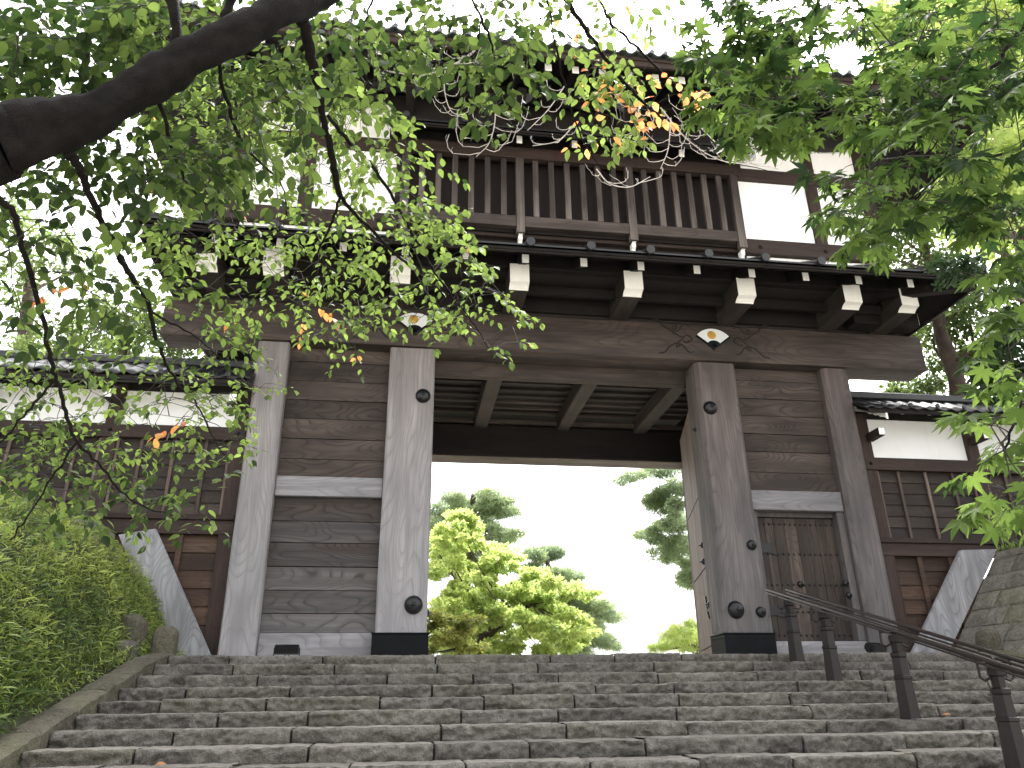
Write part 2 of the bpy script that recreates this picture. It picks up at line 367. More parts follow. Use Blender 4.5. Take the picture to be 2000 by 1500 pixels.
for j in range(ny):
    y = .28-j*(13.5/(ny-1))
    for i in range(20):
        x = 8.78+i*.4; V.append((x, y, 2.05+.3*min(0, (y+2.3)*.302)+.06*i*.4))
F = [(j*20+i, (j+1)*20+i, (j+1)*20+i+1, j*20+i+1) for j in range(ny-1) for i in range(19)]
tag(big_mesh('bank_terrain', V, F, np.random.rand(len(V)), 'soil', smooth=True), kind='structure')

# ================================================================== STAIRCASE
def rough_block(mb, x0, x1, y0, y1, z0, z1, cell=.028, amp=.012, seed=0.0, top_mi=0, r=None, M=None):
    """front (y0) face + top face + ends of a hewn block, displaced by noise"""
    nx_ = max(3, int((x1-x0)/cell)); nz_ = max(3, int((z1-z0)/cell)); nt_ = max(2, int((y1-y0)/(cell*2.2)))
    prof = [('f', k/nz_) for k in range(nz_+1)] + [('t', k/nt_) for k in range(1, nt_+1)]
    V = []
    rr = .009
    for i in range(nx_+1):
        x = x0+(x1-x0)*i/nx_
        e = min(i, nx_-i)*(x1-x0)/nx_; er = rr*max(0, 1-e/.03)**2
        for (typ, k) in prof:
            if typ == 'f': y, z = y0, z0+(z1-z0)*k
            else: y, z = y0+(y1-y0)*k, z1
            d1 = mnoise.noise(Vector((x*3+seed, z*9, seed*1.7+y*2))); d2 = mnoise.noise(Vector((x*13+seed, z*22, seed+y*6))); d3 = mnoise.noise(Vector((x*34, z*40, seed+y*9)))
            rdg = abs(mnoise.noise(Vector((x*6+seed*2, z*14, 4.2))))*1.6; d1 = d1*.7+.45-rdg
            dd = amp*(d1*1.1+d2*.75+d3*.35)
            et = 0
            if typ == 'f':
                et = .014*max(0, 1-(z1-z)/.03)**2 + .008*max(0, 1-(z-z0)/.02)**2
                yy = y+dd*1.3+er+et; zz = z + (amp*.5*(d1+d2*.8) if k > .85 else 0) - (er*.7 if k > .9 else 0)
            else:
                yy = y+(.004 if k < .2 else 0); zz = z+amp*.5*(d1+d2*.8)*(1 if k < .45 else .6) - er*.7
                zz += .004 if k > .3 else 0
            xx = x + (er if i == 0 else -er if i == nx_ else 0)
            V.append((xx, yy, zz))
    m_ = len(prof); 
    V = np.array(V)
    if M is not None: V = V@M[0].T+M[1]
    F = []; MI = []
    for i in range(nx_):
        for k in range(m_-1):
            F.append((i*m_+k, (i+1)*m_+k, (i+1)*m_+k+1, i*m_+k+1)); MI.append(top_mi if k >= nz_+1 else 0)
    base = len(mb.mi)
    mb.add(V, F, r)
    mb.mi[base:] = MI
    # end walls
    for i in (0, nx_):
        ring = [i*m_+k for k in range(m_)]
        P = [V[q] for q in ring]; B = [(p[0], max(p[1], y0+.10), p[2]) for p in P]
        if M is None: mb.add(P+B, [(q, q+1, q+1+m_, q+m_) for q in range(m_-1)], r if r is not None else .3)

stair = empty('stone_staircase', (0, Y0, 0), label='wide flight of rough grey stone block steps rising to the gate', cat='staircase')
stair.location = (0, 0, 0)
for k in range(15):
    mb = MB(); yf = Y0-k*D; zt = -k*RI
    xl, xr = -6.42-.035*k, 6.42+.035*k
    x = xl+random.uniform(-.9, 0); 
    while x < xr:
        L = random.uniform(.95, 1.75); a, b_ = max(x, xl), min(x+L, xr)
        if b_-a > .15:
            jy = random.uniform(-.018, .018); jz = random.uniform(-.016, .010)
            cell = .022 if k > 2 else .03
            if abs((a+b_)/2+2) > 7: cell = .05
            rough_block(mb, a+.003, b_-.003, yf+jy, yf+D+.06, zt-RI-.01, zt+jz, cell, .024 if k else .018, seed=k*7.3+x, top_mi=1)
        x += L
    o = mb.build('step', ['step', 'sand'], stair, smooth='all', fix=False)
    core = MB(); core.box(xl-.02, xr+.02, yf+.05, yf+D+.05, zt-RI-.02, zt-.035, .002, mi=0)
    core.build('step_core', 'slitdark', o)
# kerbs either side
for sgn in (-1, 1):
    mb = MB(); n = 11; L_ = 15*D/n
    for i in range(n+1):
        ya = Y0+.25-i*L_-(.0); yb = ya-L_+.012
        if i == 0: ya = Y0+.35
        za, zb = stair_z(ya)+.06, stair_z(yb)+.06
        xo = lambda y: 6.42+.072*max(0, Y0-y)
        rr = random.random(); nn = 10
        P = []; 
        for q in range(nn+1):
            y = ya+(yb-ya)*q/nn; z = za+(zb-za)*q/nn+random.uniform(-.006, .006)
            ed = .014 if q in (0, nn) else 0
            xi = xo(y)-.0; xe = xo(y)+.34
            for (xx, zz) in ((xi, z-.5), (xi+random.uniform(-.008, .008), z-.02-ed), (xi+.025, z-ed+random.uniform(-.004, .004)), ((xi+xe)/2, z+.01-ed+random.uniform(-.005, .005)), (xe-.03, z-ed), (xe, z-.03-ed), (xe, z-.5)):
                P.append((sgn*xx, y, zz))
        F = [(q*7+a, q*7+a+1, (q+1)*7+a+1, (q+1)*7+a) for q in range(nn) for a in range(6)] + [tuple(range(7)), tuple(range(nn*7+6, nn*7-1, -1))]
        mb.add(P, F, rr)
    mb.build('side_kerb', 'kerb', stair, smooth=True)

# ================================================================== THE GATE
gate = empty('castle_gate', (0, 0, 0), label='two-storey wooden castle gate with dark eaves, white plaster and open passage', cat='gate')
H = 6.03
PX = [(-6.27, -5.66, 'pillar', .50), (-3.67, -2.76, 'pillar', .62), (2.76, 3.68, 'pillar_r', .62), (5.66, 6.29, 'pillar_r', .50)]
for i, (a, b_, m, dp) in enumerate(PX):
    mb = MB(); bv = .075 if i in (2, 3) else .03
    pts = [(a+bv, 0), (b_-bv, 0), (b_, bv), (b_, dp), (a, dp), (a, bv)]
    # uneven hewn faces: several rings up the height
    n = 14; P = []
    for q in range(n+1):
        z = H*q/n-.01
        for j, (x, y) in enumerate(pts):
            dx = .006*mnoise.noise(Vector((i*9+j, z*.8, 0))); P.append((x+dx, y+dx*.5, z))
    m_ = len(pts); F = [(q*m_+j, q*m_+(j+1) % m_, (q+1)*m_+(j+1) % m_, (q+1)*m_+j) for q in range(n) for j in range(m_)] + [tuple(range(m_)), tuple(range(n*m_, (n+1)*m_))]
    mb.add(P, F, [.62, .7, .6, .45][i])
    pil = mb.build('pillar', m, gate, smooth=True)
    if i in (1, 2):
        s = MB(); s.box(a-.04, b_+.035, -.045, dp+.03, -.01, .46, .006, .3); s.box(a-.052, b_+.047, -.06, dp+.04, .46, .487, .008, .3)
        for q in range(7):
            for zz in (.06, .40): s.lathe([(0, .012), (.006, .010), (.010, .004)], (a+.03+q*(b_-a-.06)/6, -.045, zz), seg=8)
            for zz in (.06, .40): s.lathe([(0, .012), (.006, .010), (.010, .004)], (a-.04 if i == 2 else b_+.035, .02+q*.09, zz), axis=(-1 if i == 2 else 1, 0, 0), seg=8)
        s.build('iron_shoe', 'shoe', pil, smooth=True)
def boss(parent, x, z, R_, y=0.0, axis=(0, -1, 0), knob=True):
    s = MB(); k = R_
    prof = [(0, k), (.012, k), (.02, k*.97)]+[(.02+k*.62*math.sin(t), k*.95*math.cos(t)) for t in np.linspace(.12, 1.25, 8)]
    top = .02+k*.62*math.sin(1.25)
    prof += [(top+.004, k*.22), (top+.02, k*.2), (top+.032, k*.13), (top+.036, .002)] if knob else [(top+.01, .002)]
    s.lathe(prof, (x, y, z), axis, 24); return s.build('boss', 'iron', parent, smooth=True)
for (x, z, R_) in [(-2.98, 4.98, .15), (-3.01, .96, .165), (2.99, 4.97, .15), (3.5, 2.12, .10), (3.02, .90, .165), (3.51, .86, .10)]: boss(gate, x, z, R_)
boss(gate, -2.76, .86, .06, .3, (1, 0, 0)); boss(gate, 2.76, 4.6, .05, .35, (-1, 0, 0))

# main beam over the pillars (kept as a hewn box with bowed bottom) + side ends
mb = MB(); n = 48; P = []
pr = [(-.07, 6.035), (-.09, 6.07), (-.09, 6.84), (-.06, 6.88), (.58, 6.88), (.58, 6.035)]
for q in range(n+1):
    x = -8.12+16.24*q/n
    for (y, z) in pr: P.append((x, y+.006*mnoise.noise(Vector((x*1.3, z*2, 3))), z+.008*mnoise.noise(Vector((x, y, 9)))))
m_ = len(pr); mb.add(P, [(q*m_+j, q*m_+(j+1) % m_, (q+1)*m_+(j+1) % m_, (q+1)*m_+j) for q in range(n) for j in range(m_)]+[tuple(range(m_)), tuple(range(n*m_, (n+1)*m_))], .6)
beam = mb.build('main_beam', 'beamx', gate, smooth=True)
# emblem fans and the cloud scrolls carved round them
def fan_at(cx, cz):
    piv = (cx, cz-.20); R2, R1 = .475, .19; a0, a1 = rad(90-50), rad(90+50)
    arc = lambda R, y, n=22: [(piv[0]+R*math.cos(a0+(a1-a0)*k/n), y, piv[1]+R*math.sin(a0+(a1-a0)*k/n)) for k in range(n+1)]
    root = MB()
    def sector(mb, Ri, Ro, yb, yf, n=22, mi=0):
        A, B, C_, D_ = arc(Ri, yf), arc(Ro, yf), arc(Ri, yb), arc(Ro, yb); P = A+B+C_+D_; k = n+1
        F = [(i, i+1, k+i+1, k+i) for i in range(n)]+[(k+i, k+i+1, 3*k+i+1, 3*k+i) for i in range(n)]+[(i, i+1, 2*k+i+1, 2*k+i) for i in range(n)]+[(0, k, 3*k, 2*k), (n, k+n, 3*k+n, 2*k+n)]
        mb.add(P, F, .5, mi)
    sector(root, R1-.02, R2, -.09, -.118)
    f = root.build('fan_emblem', 'fan', beam)
    d = MB(); d.lathe([(0, .098), (.008, .095), (.013, .06), (.014, .002)], (cx-.03, -.118, cz+.12), seg=24); d.build('gold_disc', 'gold', f, smooth=True)
    rb = MB()
    for k in range(6):
        th = a0+(a1-a0)*(k+.5)/6; 
        for (w0, w1, r0, r1) in ((.014, .03, .0, R1),):
            c, s_ = math.cos(th), math.sin(th); n_ = (-s_, c)
            P = [(piv[0]+c*r+n_[0]*w_*sg, y, piv[1]+s_*r+n_[1]*w_*sg) for y in (-.09, -.128) for (r, w_, sg) in ((r0, w0, -1), (r0, w0, 1), (r1, w1, 1), (r1, w1, -1))]
            rb.hexa(P)
    for th in (a0-.03, a1+.03):
        c, s_ = math.cos(th), math.sin(th); n_ = (-s_, c)
        P = [(piv[0]+c*r+n_[0]*.016*sg, y, piv[1]+s_*r+n_[1]*.016*sg) for y in (-.09, -.13) for (r, sg) in ((0, -1), (0, 1), (R2, 1), (R2, -1))]
        rb.hexa(P)
    rb.lathe([(0, .035), (.05, .03), (.055, .002)], (piv[0], -.09, piv[1]), seg=12)
    rb.build('fan_ribs', 'iron', f)
    sc = MB()
    def spiral(cx_, cy_, r0, turns, st, dirn=1): return [(cx_+r0*(1-.75*t)*math.cos(st+dirn*t*turns*6.28), cy_+r0*(1-.75*t)*math.sin(st+dirn*t*turns*6.28)) for t in np.linspace(0, 1, 14)]
    lines = [
        [(125, 160), (155, 178), (185, 178), (215, 200), (235, 232), (270, 255), (300, 268), (325, 290), (355, 305), (385, 325), (425, 330), (455, 310), (490, 322), (506, 345), (495, 365), (470, 362), (462, 380), (435, 382), (420, 365)],
        spiral(352, 248, 32, 1.15, .8), [(372, 280), (395, 262), (410, 235), (435, 210), (462, 212), (495, 226)],
        [(172, 495), (188, 480), (215, 485), (245, 468), (262, 440), (300, 412), (335, 395), (365, 385), (400, 400), (430, 425), (450, 458), (475, 470), (505, 462)], spiral(368, 412, 24, 1.1, 2.2), [(365, 385), (385, 365), (410, 350), (425, 332)]]
    for side in (-1, 1):
        sc = MB()
        for L in lines:
            pts = [(cx+side*(710-px)/433*-1, -.092, cz-(py-350)/385-.0) for (px, py) in L]
            sc.tube(pts, [.009]+[.017]*(len(pts)-2)+[.007], 6)
        sc.build('cloud_scroll_carving', 'slitdark', beam, smooth=True)
fan_at(3.2, 6.50); fan_at(-3.2, 6.50)

# plank walls between outer and main pillars, mid rails, sills, jambs
def planks(zs, x0, x1, y, parent, mat='plank', name='plank_wall'):
    mb = MB()
    for a, b_ in zip(zs[:-1], zs[1:]):
        jy = random.uniform(-.012, .012); n = 24; P = []
        r = random.random()
        for q in range(n+1):
            x = x0+(x1-x0)*q/n; w_ = .006*mnoise.noise(Vector((x*2, a*5, 0)))
            P += [(x, y+jy+w_, a+.007), (x, y+jy+w_-.006, (a+b_)/2), (x, y+jy+w_, b_-.007), (x, y+.08, b_-.004), (x, y+.08, a+.004)]
        mb.add(P, [(q*5+j, q*5+(j+1) % 5, (q+1)*5+(j+1) % 5, (q+1)*5+j) for q in range(n) for j in range(5)], r)
    return mb.build(name, mat, parent, smooth=True)
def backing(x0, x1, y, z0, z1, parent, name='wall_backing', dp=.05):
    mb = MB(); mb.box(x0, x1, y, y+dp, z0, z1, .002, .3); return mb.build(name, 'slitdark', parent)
up = [3.32, 3.68, 4.09, 4.50, 4.89, 5.30, 5.72, 6.02]
wl = planks(up, -5.655, -3.675, .24, gate); backing(-5.655, -3.675, .325, .0, 6.02, gate)
planks([.50, .83, 1.23, 1.65, 2.08, 2.48, 2.93], -5.655, -3.675, .24, gate)
mb = MB(); mb.box(-5.653, -3.677, .14, .32, 2.935, 3.315, .012, .85); mb.build('mid_rail', 'rail', gate)
mb = MB(); mb.box(-5.653, -3.677, .16, .32, .0, .495, .012, .9); mb.build('sill_beam', 'rail', gate)
upr = [3.27, 3.68, 4.13, 4.52, 4.93, 5.32, 5.74, 6.02]
planks(upr, 3.685, 5.655, .24, gate); backing(3.685, 5.655, .5, .0, 6.02, gate)
mb = MB(); mb.box(3.687, 5.653, .12, .49, 2.86, 3.265, .012, .35); mb.build('mid_rail', 'rail', gate)
mb = MB(); mb.box(3.687, 5.653, .14, .49, .0, .345, .012, .75); mb.build('sill_beam', 'rail', gate)
mb = MB(); mb.box(5.50, 5.653, .16, .49, .35, 2.855, .008, .4); mb.box(3.687, 3.80, .2, .49, .35, 2.855, .008, .4); mb.box(3.80, 5.50, .3, .49, 2.76, 2.855, .008, .2); mb.build('door_jamb', 'pillar_r', gate)
sd = MB(); xs = [3.805, 4.0, 4.19, 4.43, 4.69, 4.93, 5.12, 5.31, 5.495]
for i, (a, b_) in enumerate(zip(xs[:-1], xs[1:])): sd.box(a+.002, b_-.002, .36+random.uniform(-.004, .004), .42, .36, 2.75, .004, [.2, .35, .2, .85, .1, .3, .15, .25][i])
side_door = sd.build('side_door', 'doorz', gate)
for zz in (2.62, 2.02, 1.42, .9, .47):
    for q in range(15): st = MB(); st.lathe([(0, .023), (.009, .021), (.017, .013), (.02, .002)], (3.88+q*.112, .355, zz), seg=9); st.build('door_stud', 'iron', side_door, smooth=True)
for zz in (2.14, .93):
    h = MB(); h.prism([(3.72, zz-.11), (3.98, zz-.09), (4.22, zz-.15), (4.06, zz-.03), (4.12, zz), (4.05, zz+.03), (4.2, zz+.13), (3.96, zz+.09), (3.72, zz+.11)], 1, .338, .353)
    h.build('strap_hinge', 'iron', side_door)
for (x, z) in [(4.58, 1.43), (4.6, 1.2), (5.43, 1.43), (5.45, 1.2)]: boss(side_door, x, z, .062, .352 if x < 5 else .158)

# inner lintel, rear lintel, ceiling joists over the passage, rear posts, side walls
mb = MB(); mb.box(-2.755, 2.755, .59, .80, 5.72, 6.2, .015, .5); mb.build('inner_lintel', 'beamx', gate)
for x in (-1.45, .66, 2.70, -3.5+.05):
    if x < -3: continue
    mb = MB(); mb.box(x-.17, x+.17, .802, 3.94, 5.74, 6.12, .02, random.random()); mb.build('ceiling_beam', 'beamy', gate)
mb = MB()
for q in range(8): mb.box(-3.85, 3.85, 1.05+q*.40, 1.12+q*.40, 6.125, 6.19, .004, random.random())
mb.box(-3.85, 3.85, 3.82, 3.93, 5.86, 5.96, .004, .8)
mb.build('ceiling_battens', 'beamx', gate)
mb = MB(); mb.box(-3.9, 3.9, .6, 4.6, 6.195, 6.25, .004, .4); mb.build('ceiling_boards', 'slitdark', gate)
mb = MB(); mb.box(-4.4, 4.4, 3.95, 4.62, 5.02, 5.85, .03, .45); mb.build('rear_lintel', 'darkx', gate)
mb = MB(); mb.box(-4.4, 4.4, 3.97, 4.6, 5.005, 5.018, .002, .9); mb.build('lintel_underside', 'beamx', gate)  # thin sheet of paler wood forming the underside of the rear lintel
for s_ in (-1, 1):
    mb = MB(); mb.box(min(s_*3.97, s_*4.6), max(s_*3.97, s_*4.6), 3.96, 4.6, 0, 5.0, .03, .4); mb.build('rear_post', 'pillar_r', gate)
    mb = MB(); mb.box(min(s_*3.98, s_*4.08), max(s_*3.98, s_*4.08), .63, 3.95, 0, 6.19, .01, .3); mb.build('passage_wall', 'darky', gate)
    mb = MB(); mb.box(min(s_*6.3, s_*6.2), max(s_*6.3, s_*6.2), .51, 4.5, 0, 6.0, .01, .3); mb.build('side_wall', 'darky', gate)
# open main door leaf, splayed back from the right main pillar
def leafM(x0, y0, x1, y1):
    d = np.array([x1-x0, y1-y0]); L = np.linalg.norm(d); d /= L
    return (np.array([[d[0], -d[1], 0], [d[1], d[0], 0], [0, 0, 1.]]), np.array([x0, y0, 0.])), L
Mx, L = leafM(2.83, .66, 3.45, 3.1)
mb = MB()
for q in range(9): mb.box(q*L/9+.001, (q+1)*L/9-.001, -.1, 0.0, .03, 5.3, .003, .5+.3*random.random(), M=Mx)
dl = mb.build('door_leaf', 'leafz', gate)
mb = MB()
for zz in (3.3, 1.85, .35):
    for q in range(46):
        u = .03+q*(L-.06)/45; c = Mx[0]@np.array([u, .0, zz])+Mx[1]
        mb.lathe([(0, .016), (.01, .014), (.016, .003)], c, axis=Mx[0]@np.array([0, 1., 0]), seg=7)
mb.build('rivet_rows', 'iron', dl, smooth=True)
for (u, zz) in [(.35, 2.30), (.45, 1.98), (.25, 1.1)]:
    c = Mx[0]@np.array([u, 0, zz])+Mx[1]; s = boss(dl, 0, 0, .07, 0, (0, -1, 0))
    ax = Mx[0]@np.array([0, 1., 0]); R_ = Vector((0, -1, 0)).rotation_difference(Vector(ax)).to_matrix().to_4x4(); s.data.transform(Matrix.Translation(Vector(c))@R_)
mb = MB(); a = Mx[0]@np.array([.7, .03, .95])+Mx[1]
for (dz, du) in ((.0, .0), (.12, .03), (-.12, -.03), (.2, .1), (-.2, -.12)): mb.box(.6+du, .78+du, .0, .03, 1.05+dz, 1.12+dz, .01, M=Mx)
mb.build('latch_ornament', 'iron', dl)
# matching leaf on the left, hidden behind the left pillar from the stair but really there
Mx2, L2 = leafM(-2.83, .66, -3.45, 3.1)
mb = MB()
for q in range(9): mb.box(q*L2/9+.001, (q+1)*L2/9-.001, 0, .1, .03, 5.3, .003, .5+.3*random.random(), M=Mx2)
mb.build('door_leaf', 'leafz', gate)

# cantilever bracket beams with white ends
def white_end(parent, x0, x1, prof, t=.006):
    """strip following prof [(y,z)...] across the width"""
    P = []
    for x in (x0-.003, x1+.003):
        for (y, z) in prof: P.append((x, y, z))
    n = len(prof); mb = MB(); mb.add(P, [(i, i+1, n+i+1, n+i) for i in range(n-1)], .5)
    o = mb.build('white_end', 'whitepaint', parent, fix=False); md = o.modifiers.new('t', 'SOLIDIFY'); md.thickness = t; md.offset = 0; return o
BR = [-7.12, -5.9, -3.52, -1.19, 1.13, 3.52, 5.86, 7.14]
for x in BR:
    mb = MB(); w_ = .19
    mb.prism([(-1.285, 7.37), (-1.285, 6.97), (-1.19, 6.945), (-1.13, 6.905), (-1.12, 6.885), (.5, 6.885), (.5, 7.37)], 0, x-w_, x+w_, .35)
    o = mb.build('bracket_beam', 'beamy', gate)
    white_end(o, x-w_, x+w_, [(-1.29, 7.372), (-1.29, 6.966), (-1.19, 6.94), (-1.13, 6.9), (-1.12, 6.88), (-1.10, 6.88)])
# side bracket beams (project along x)
for s_ in (-1, 1):
    for y in (-.35, 1.2, 3.2):
        mb = MB(); a, b_ = (6.3, 7.85); mb.box(min(s_*a, s_*b_), max(s_*a, s_*b_), y-.19, y+.19, 6.895, 7.365, .01, .3); o = mb.build('side_bracket_beam', 'darkx', gate)
        c = MB(); c.box(min(s_*b_, s_*(b_+.008)), max(s_*b_, s_*(b_+.008)), y-.18, y+.18, 6.93, 7.34, .002); c.build('white_end', 'whitepaint', o)
# floor framing under the upper storey
mb = MB()
mb.box(-7.6, 7.6, -1.16, -.96, 7.375, 7.62, .012, .5); mb.box(-7.6, 7.6, -.62, -.5, 7.1, 7.3, .01, .5); mb.box(-7.6, 7.6, -.14, .06, 6.95, 7.36, .01, .4)
mb.build('floor_joists', 'darkx', gate)
for s_ in (-1, 1):
    c = MB(); c.box(min(s_*7.6, s_*7.612), max(s_*7.6, s_*7.612), -1.15, -.97, 7.385, 7.61, .002); c.build('joist_end', 'whitepaint', gate)
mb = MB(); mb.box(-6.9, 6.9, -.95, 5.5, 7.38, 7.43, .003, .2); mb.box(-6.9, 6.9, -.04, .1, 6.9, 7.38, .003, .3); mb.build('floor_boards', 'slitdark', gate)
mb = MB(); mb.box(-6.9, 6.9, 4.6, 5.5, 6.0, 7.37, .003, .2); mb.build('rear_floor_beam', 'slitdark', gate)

# ---- lower skirt roof
XO, YO = 8.12, -2.28; XI, YI = 6.94, -1.13; YRo, YRi = 6.8, 5.65; ZE, ZI = 7.10, 7.72
def lift(x, k, R0, s): return k*max(0, (abs(x)-s)/(R0-s))**2
def skirt(mat, name, z_off, th, out=0.0, parent=gate):
    mb = MB(); n = 40
    # front and back slabs
    for (yo, yi) in ((YO-out, YI), (YRo+out, YRi)):
        P = []
        for q in range(n+1):
            t = -1+2*q/n
            for (xx, yy, zz) in ((t*(XO+out), yo, ZE+lift(t*XO, .08, XO, 6.0)), (t*XI, yi, ZI)):
                P += [(xx, yy, zz+z_off), (xx, yy, zz+z_off+th)]
        mb.add(P, [(q*4+a, q*4+b_, q*4+4+b_, q*4+4+a) for q in range(n) for a, b_ in ((0, 1), (1, 3), (3, 2), (2, 0))], .4)
    for s_ in (-1, 1):
        P = []
        for q in range(n+1):
            t = q/n
            yy0 = (YO-out)+(YRo-YO+2*out)*t; yy1 = YI+(YRi-YI)*t; lf = .08*max(0, abs(2*t-1)-.75)**2*16
            for (xx, yy, zz) in ((s_*(XO+out), yy0, ZE+lf), (s_*XI, yy1, ZI)): P += [(xx, yy, zz+z_off), (xx, yy, zz+z_off+th)]
        mb.add(P, [(q*4+a, q*4+b_, q*4+4+b_, q*4+4+a) for q in range(n) for a, b_ in ((0, 1), (1, 3), (3, 2), (2, 0))], .4)
    return mb.build(name, mat, parent)
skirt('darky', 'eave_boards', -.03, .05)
lr = skirt('copper', 'lower_roof', .03, .035, .05)
mb = MB()                                     # eave fascia
mb.box(-XO+.02, XO-.02, YO+.02, YO+.06, ZE-.065, ZE-.03, .005, .4); mb.box(-XO+.02, XO-.02, YRo-.07, YRo-.02, ZE-.10, ZE-.03, .005, .4)
for s_ in (-1, 1): mb.box(min(s_*(XO-.07), s_*(XO-.02)), max(s_*(XO-.07), s_*(XO-.02)), YO+.075, YRo-.08, ZE-.10, ZE-.03, .005, .4)
mb.build('eave_fascia', 'darkx', gate)
sl_ = (ZI-ZE)/(YI-YO)
for i in range(-6, 7):
    x = i*1.145; mb = MB(); xi = max(-XI, min(XI, x))
    P = []
    for (y, h0) in ((-1.76, 0), (-1.12, 0)):
        z = ZE+sl_*(y-YO)-.035
        for (dx, dz) in ((-.07, -.24), (.07, -.24), (.07, 0), (-.07, 0)): P.append((x+dx, y, z+dz))
    mb.hexa(P, random.random()*.5); o = mb.build('rafter', 'darky', gate)
    c = MB(); z = ZE+sl_*(-1.76-YO)-.035; c.box(x-.066, x+.066, -1.768, -1.76, z-.236, z-.05, .001); c.build('white_end', 'whitepaint', o)
    # roll cap over the batten
    t_ = MB(); yb, zb_ = YI+.02, ZI+.075
    t_.tube([(x, YO-.09, ZE+.085), (x, YO-.02, ZE+.09), (x, YI-.04, ZI+.07)], [.075, .075, .07], 14, .4); t_.tube([(x, YO-.13, ZE+.08), (x, YO-.085, ZE+.083)], [.085, .085], 16, .8); t_.build('batten_roll', 'copper', lr, smooth=True)
for s_ in (-1, 1):
    for y in np.arange(-.6, 5.5, 1.145):
        x0_, x1_ = s_*(XO-.5), s_*XI; z0_ = ZE+.5*sl_-.035
        mb = MB(); mb.box(min(x0_, x1_), max(x0_, x1_), y-.06, y+.06, z0_-.17, z0_, .004, .4); mb.build('side_rafter', 'darkx', gate)
    # corner rafter with white tip
    mb = MB(); a = np.array([s_*6.7, -.9, 7.40]); b_ = np.array([s_*8.02, -2.16, 7.02]); d = b_-a; d /= np.linalg.norm(d); n_ = np.cross(d, (0, 0, 1)); n_ /= np.linalg.norm(n_)
    mb.hexa([a-n_*.09-(0, 0, .12), a+n_*.09-(0, 0, .12), a+n_*.09+(0, 0, .12), a-n_*.09+(0, 0, .12), b_-n_*.09-(0, 0, .1), b_+n_*.09-(0, 0, .1), b_+n_*.09+(0, 0, .1), b_-n_*.09+(0, 0, .1)], .5)
    o = mb.build('corner_rafter', 'darkx', gate)
    c = MB(); e = b_+d*.012; c.hexa([b_-n_*.085-(0, 0, .095), b_+n_*.085-(0, 0, .095), b_+n_*.085+(0, 0, .095), b_-n_*.085+(0, 0, .095), e-n_*.085-(0, 0, .095), e+n_*.085-(0, 0, .095), e+n_*.085+(0, 0, .095), e-n_*.085+(0, 0, .095)]); c.build('white_end', 'whitepaint', o)
    t_ = MB(); t_.tube([(s_*(XO+.06), YO-.06, ZE+.2), (s_*7.5, -1.68, 7.52), (s_*XI, YI, ZI+.1)], [.09, .085, .08], 14, .4); t_.build('hip_roll', 'copper', lr, smooth=True)

# ---- upper storey
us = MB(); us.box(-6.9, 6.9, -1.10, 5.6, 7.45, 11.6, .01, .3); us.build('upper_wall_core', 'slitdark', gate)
yw = -1.13
def panel(x0, x1, z0, z1, y=yw-.005):
    mb = MB(); mb.box(min(x0, x1), max(x0, x1), y, y+.03, z0, z1, .002, .5); mb.build('plaster_panel', 'plaster', gate)
for s_ in (-1, 1):
    panel(s_*3.72, s_*5.34, 8.40, 9.96); panel(s_*5.62, s_*6.66, 8.40, 9.96)
    panel(s_*3.9, s_*5.34, 10.27, 11.25); panel(s_*5.62, s_*6.66, 10.27, 11.25)
    panel(s_*3.72, s_*6.66, 7.86, 8.02)
    for (a, b_) in ((5.345, 5.615), (6.665, 6.94)):
        mb = MB(); mb.box(min(s_*a, s_*b_), max(s_*a, s_*b_), -1.19, -1.10, 8.40, 11.4, .008, .5); mb.build('wall_post', 'brownz', gate)
    # boat-shaped bracket under the eaves
    mb = MB(); c = s_*5.48; mb.prism([(c-1.25, 11.35), (c-1.2, 11.15), (c-.95, 11.0), (c-.5, 10.93), (c+.5, 10.93), (c+.95, 11.0), (c+1.2, 11.15), (c+1.25, 11.35)], 1, -1.32, -1.195, .3); mb.build('boat_bracket', 'slitdark', gate)
for s_ in (-1, 1):
    mb = MB(); mb.box(min(s_*3.66, s_*6.98), max(s_*3.66, s_*6.98), -1.225, -1.10, 9.965, 10.265, .01, .6); mb.build('wall_rail', 'brownx', gate)
mb = MB(); mb.box(-7.0, 7.0, -1.24, -1.10, 8.03, 8.395, .012, .55); sill = mb.build('wall_sill', 'brownx', gate)
for x in (4.0, 5.48, 6.8, -4.0, -5.48, -6.8):
    for z in ([8.2] if abs(x) != 5.48 else [8.2, 10.1]):
        n_ = MB(); n_.lathe([(0, .055), (.012, .05), (.02, .03), (.035, .025), (.04, .002)], (x, -1.225 if z > 9 else -1.24, z), seg=6); n_.build('nail_cover', 'darkx', gate)
for s_ in (-1, 1):        # plain side walls of the upper storey
    mb = MB(); mb.box(min(s_*6.9, s_*6.93), max(s_*6.9, s_*6.93), -1.0, 5.6, 8.4, 11.3, .003); mb.build('side_plaster', 'plaster', gate)
    mb = MB()
    for y in (.4, 2.0, 3.6, 5.4): mb.box(min(s_*6.9, s_*6.97), max(s_*6.9, s_*6.97), y-.13, y+.13, 8.4, 11.3, .004)
    mb.box(min(s_*6.9, s_*6.98), max(s_*6.9, s_*6.98), -1.09, 5.6, 8.03, 8.39, .004); mb.build('side_framing', 'brownz', gate)

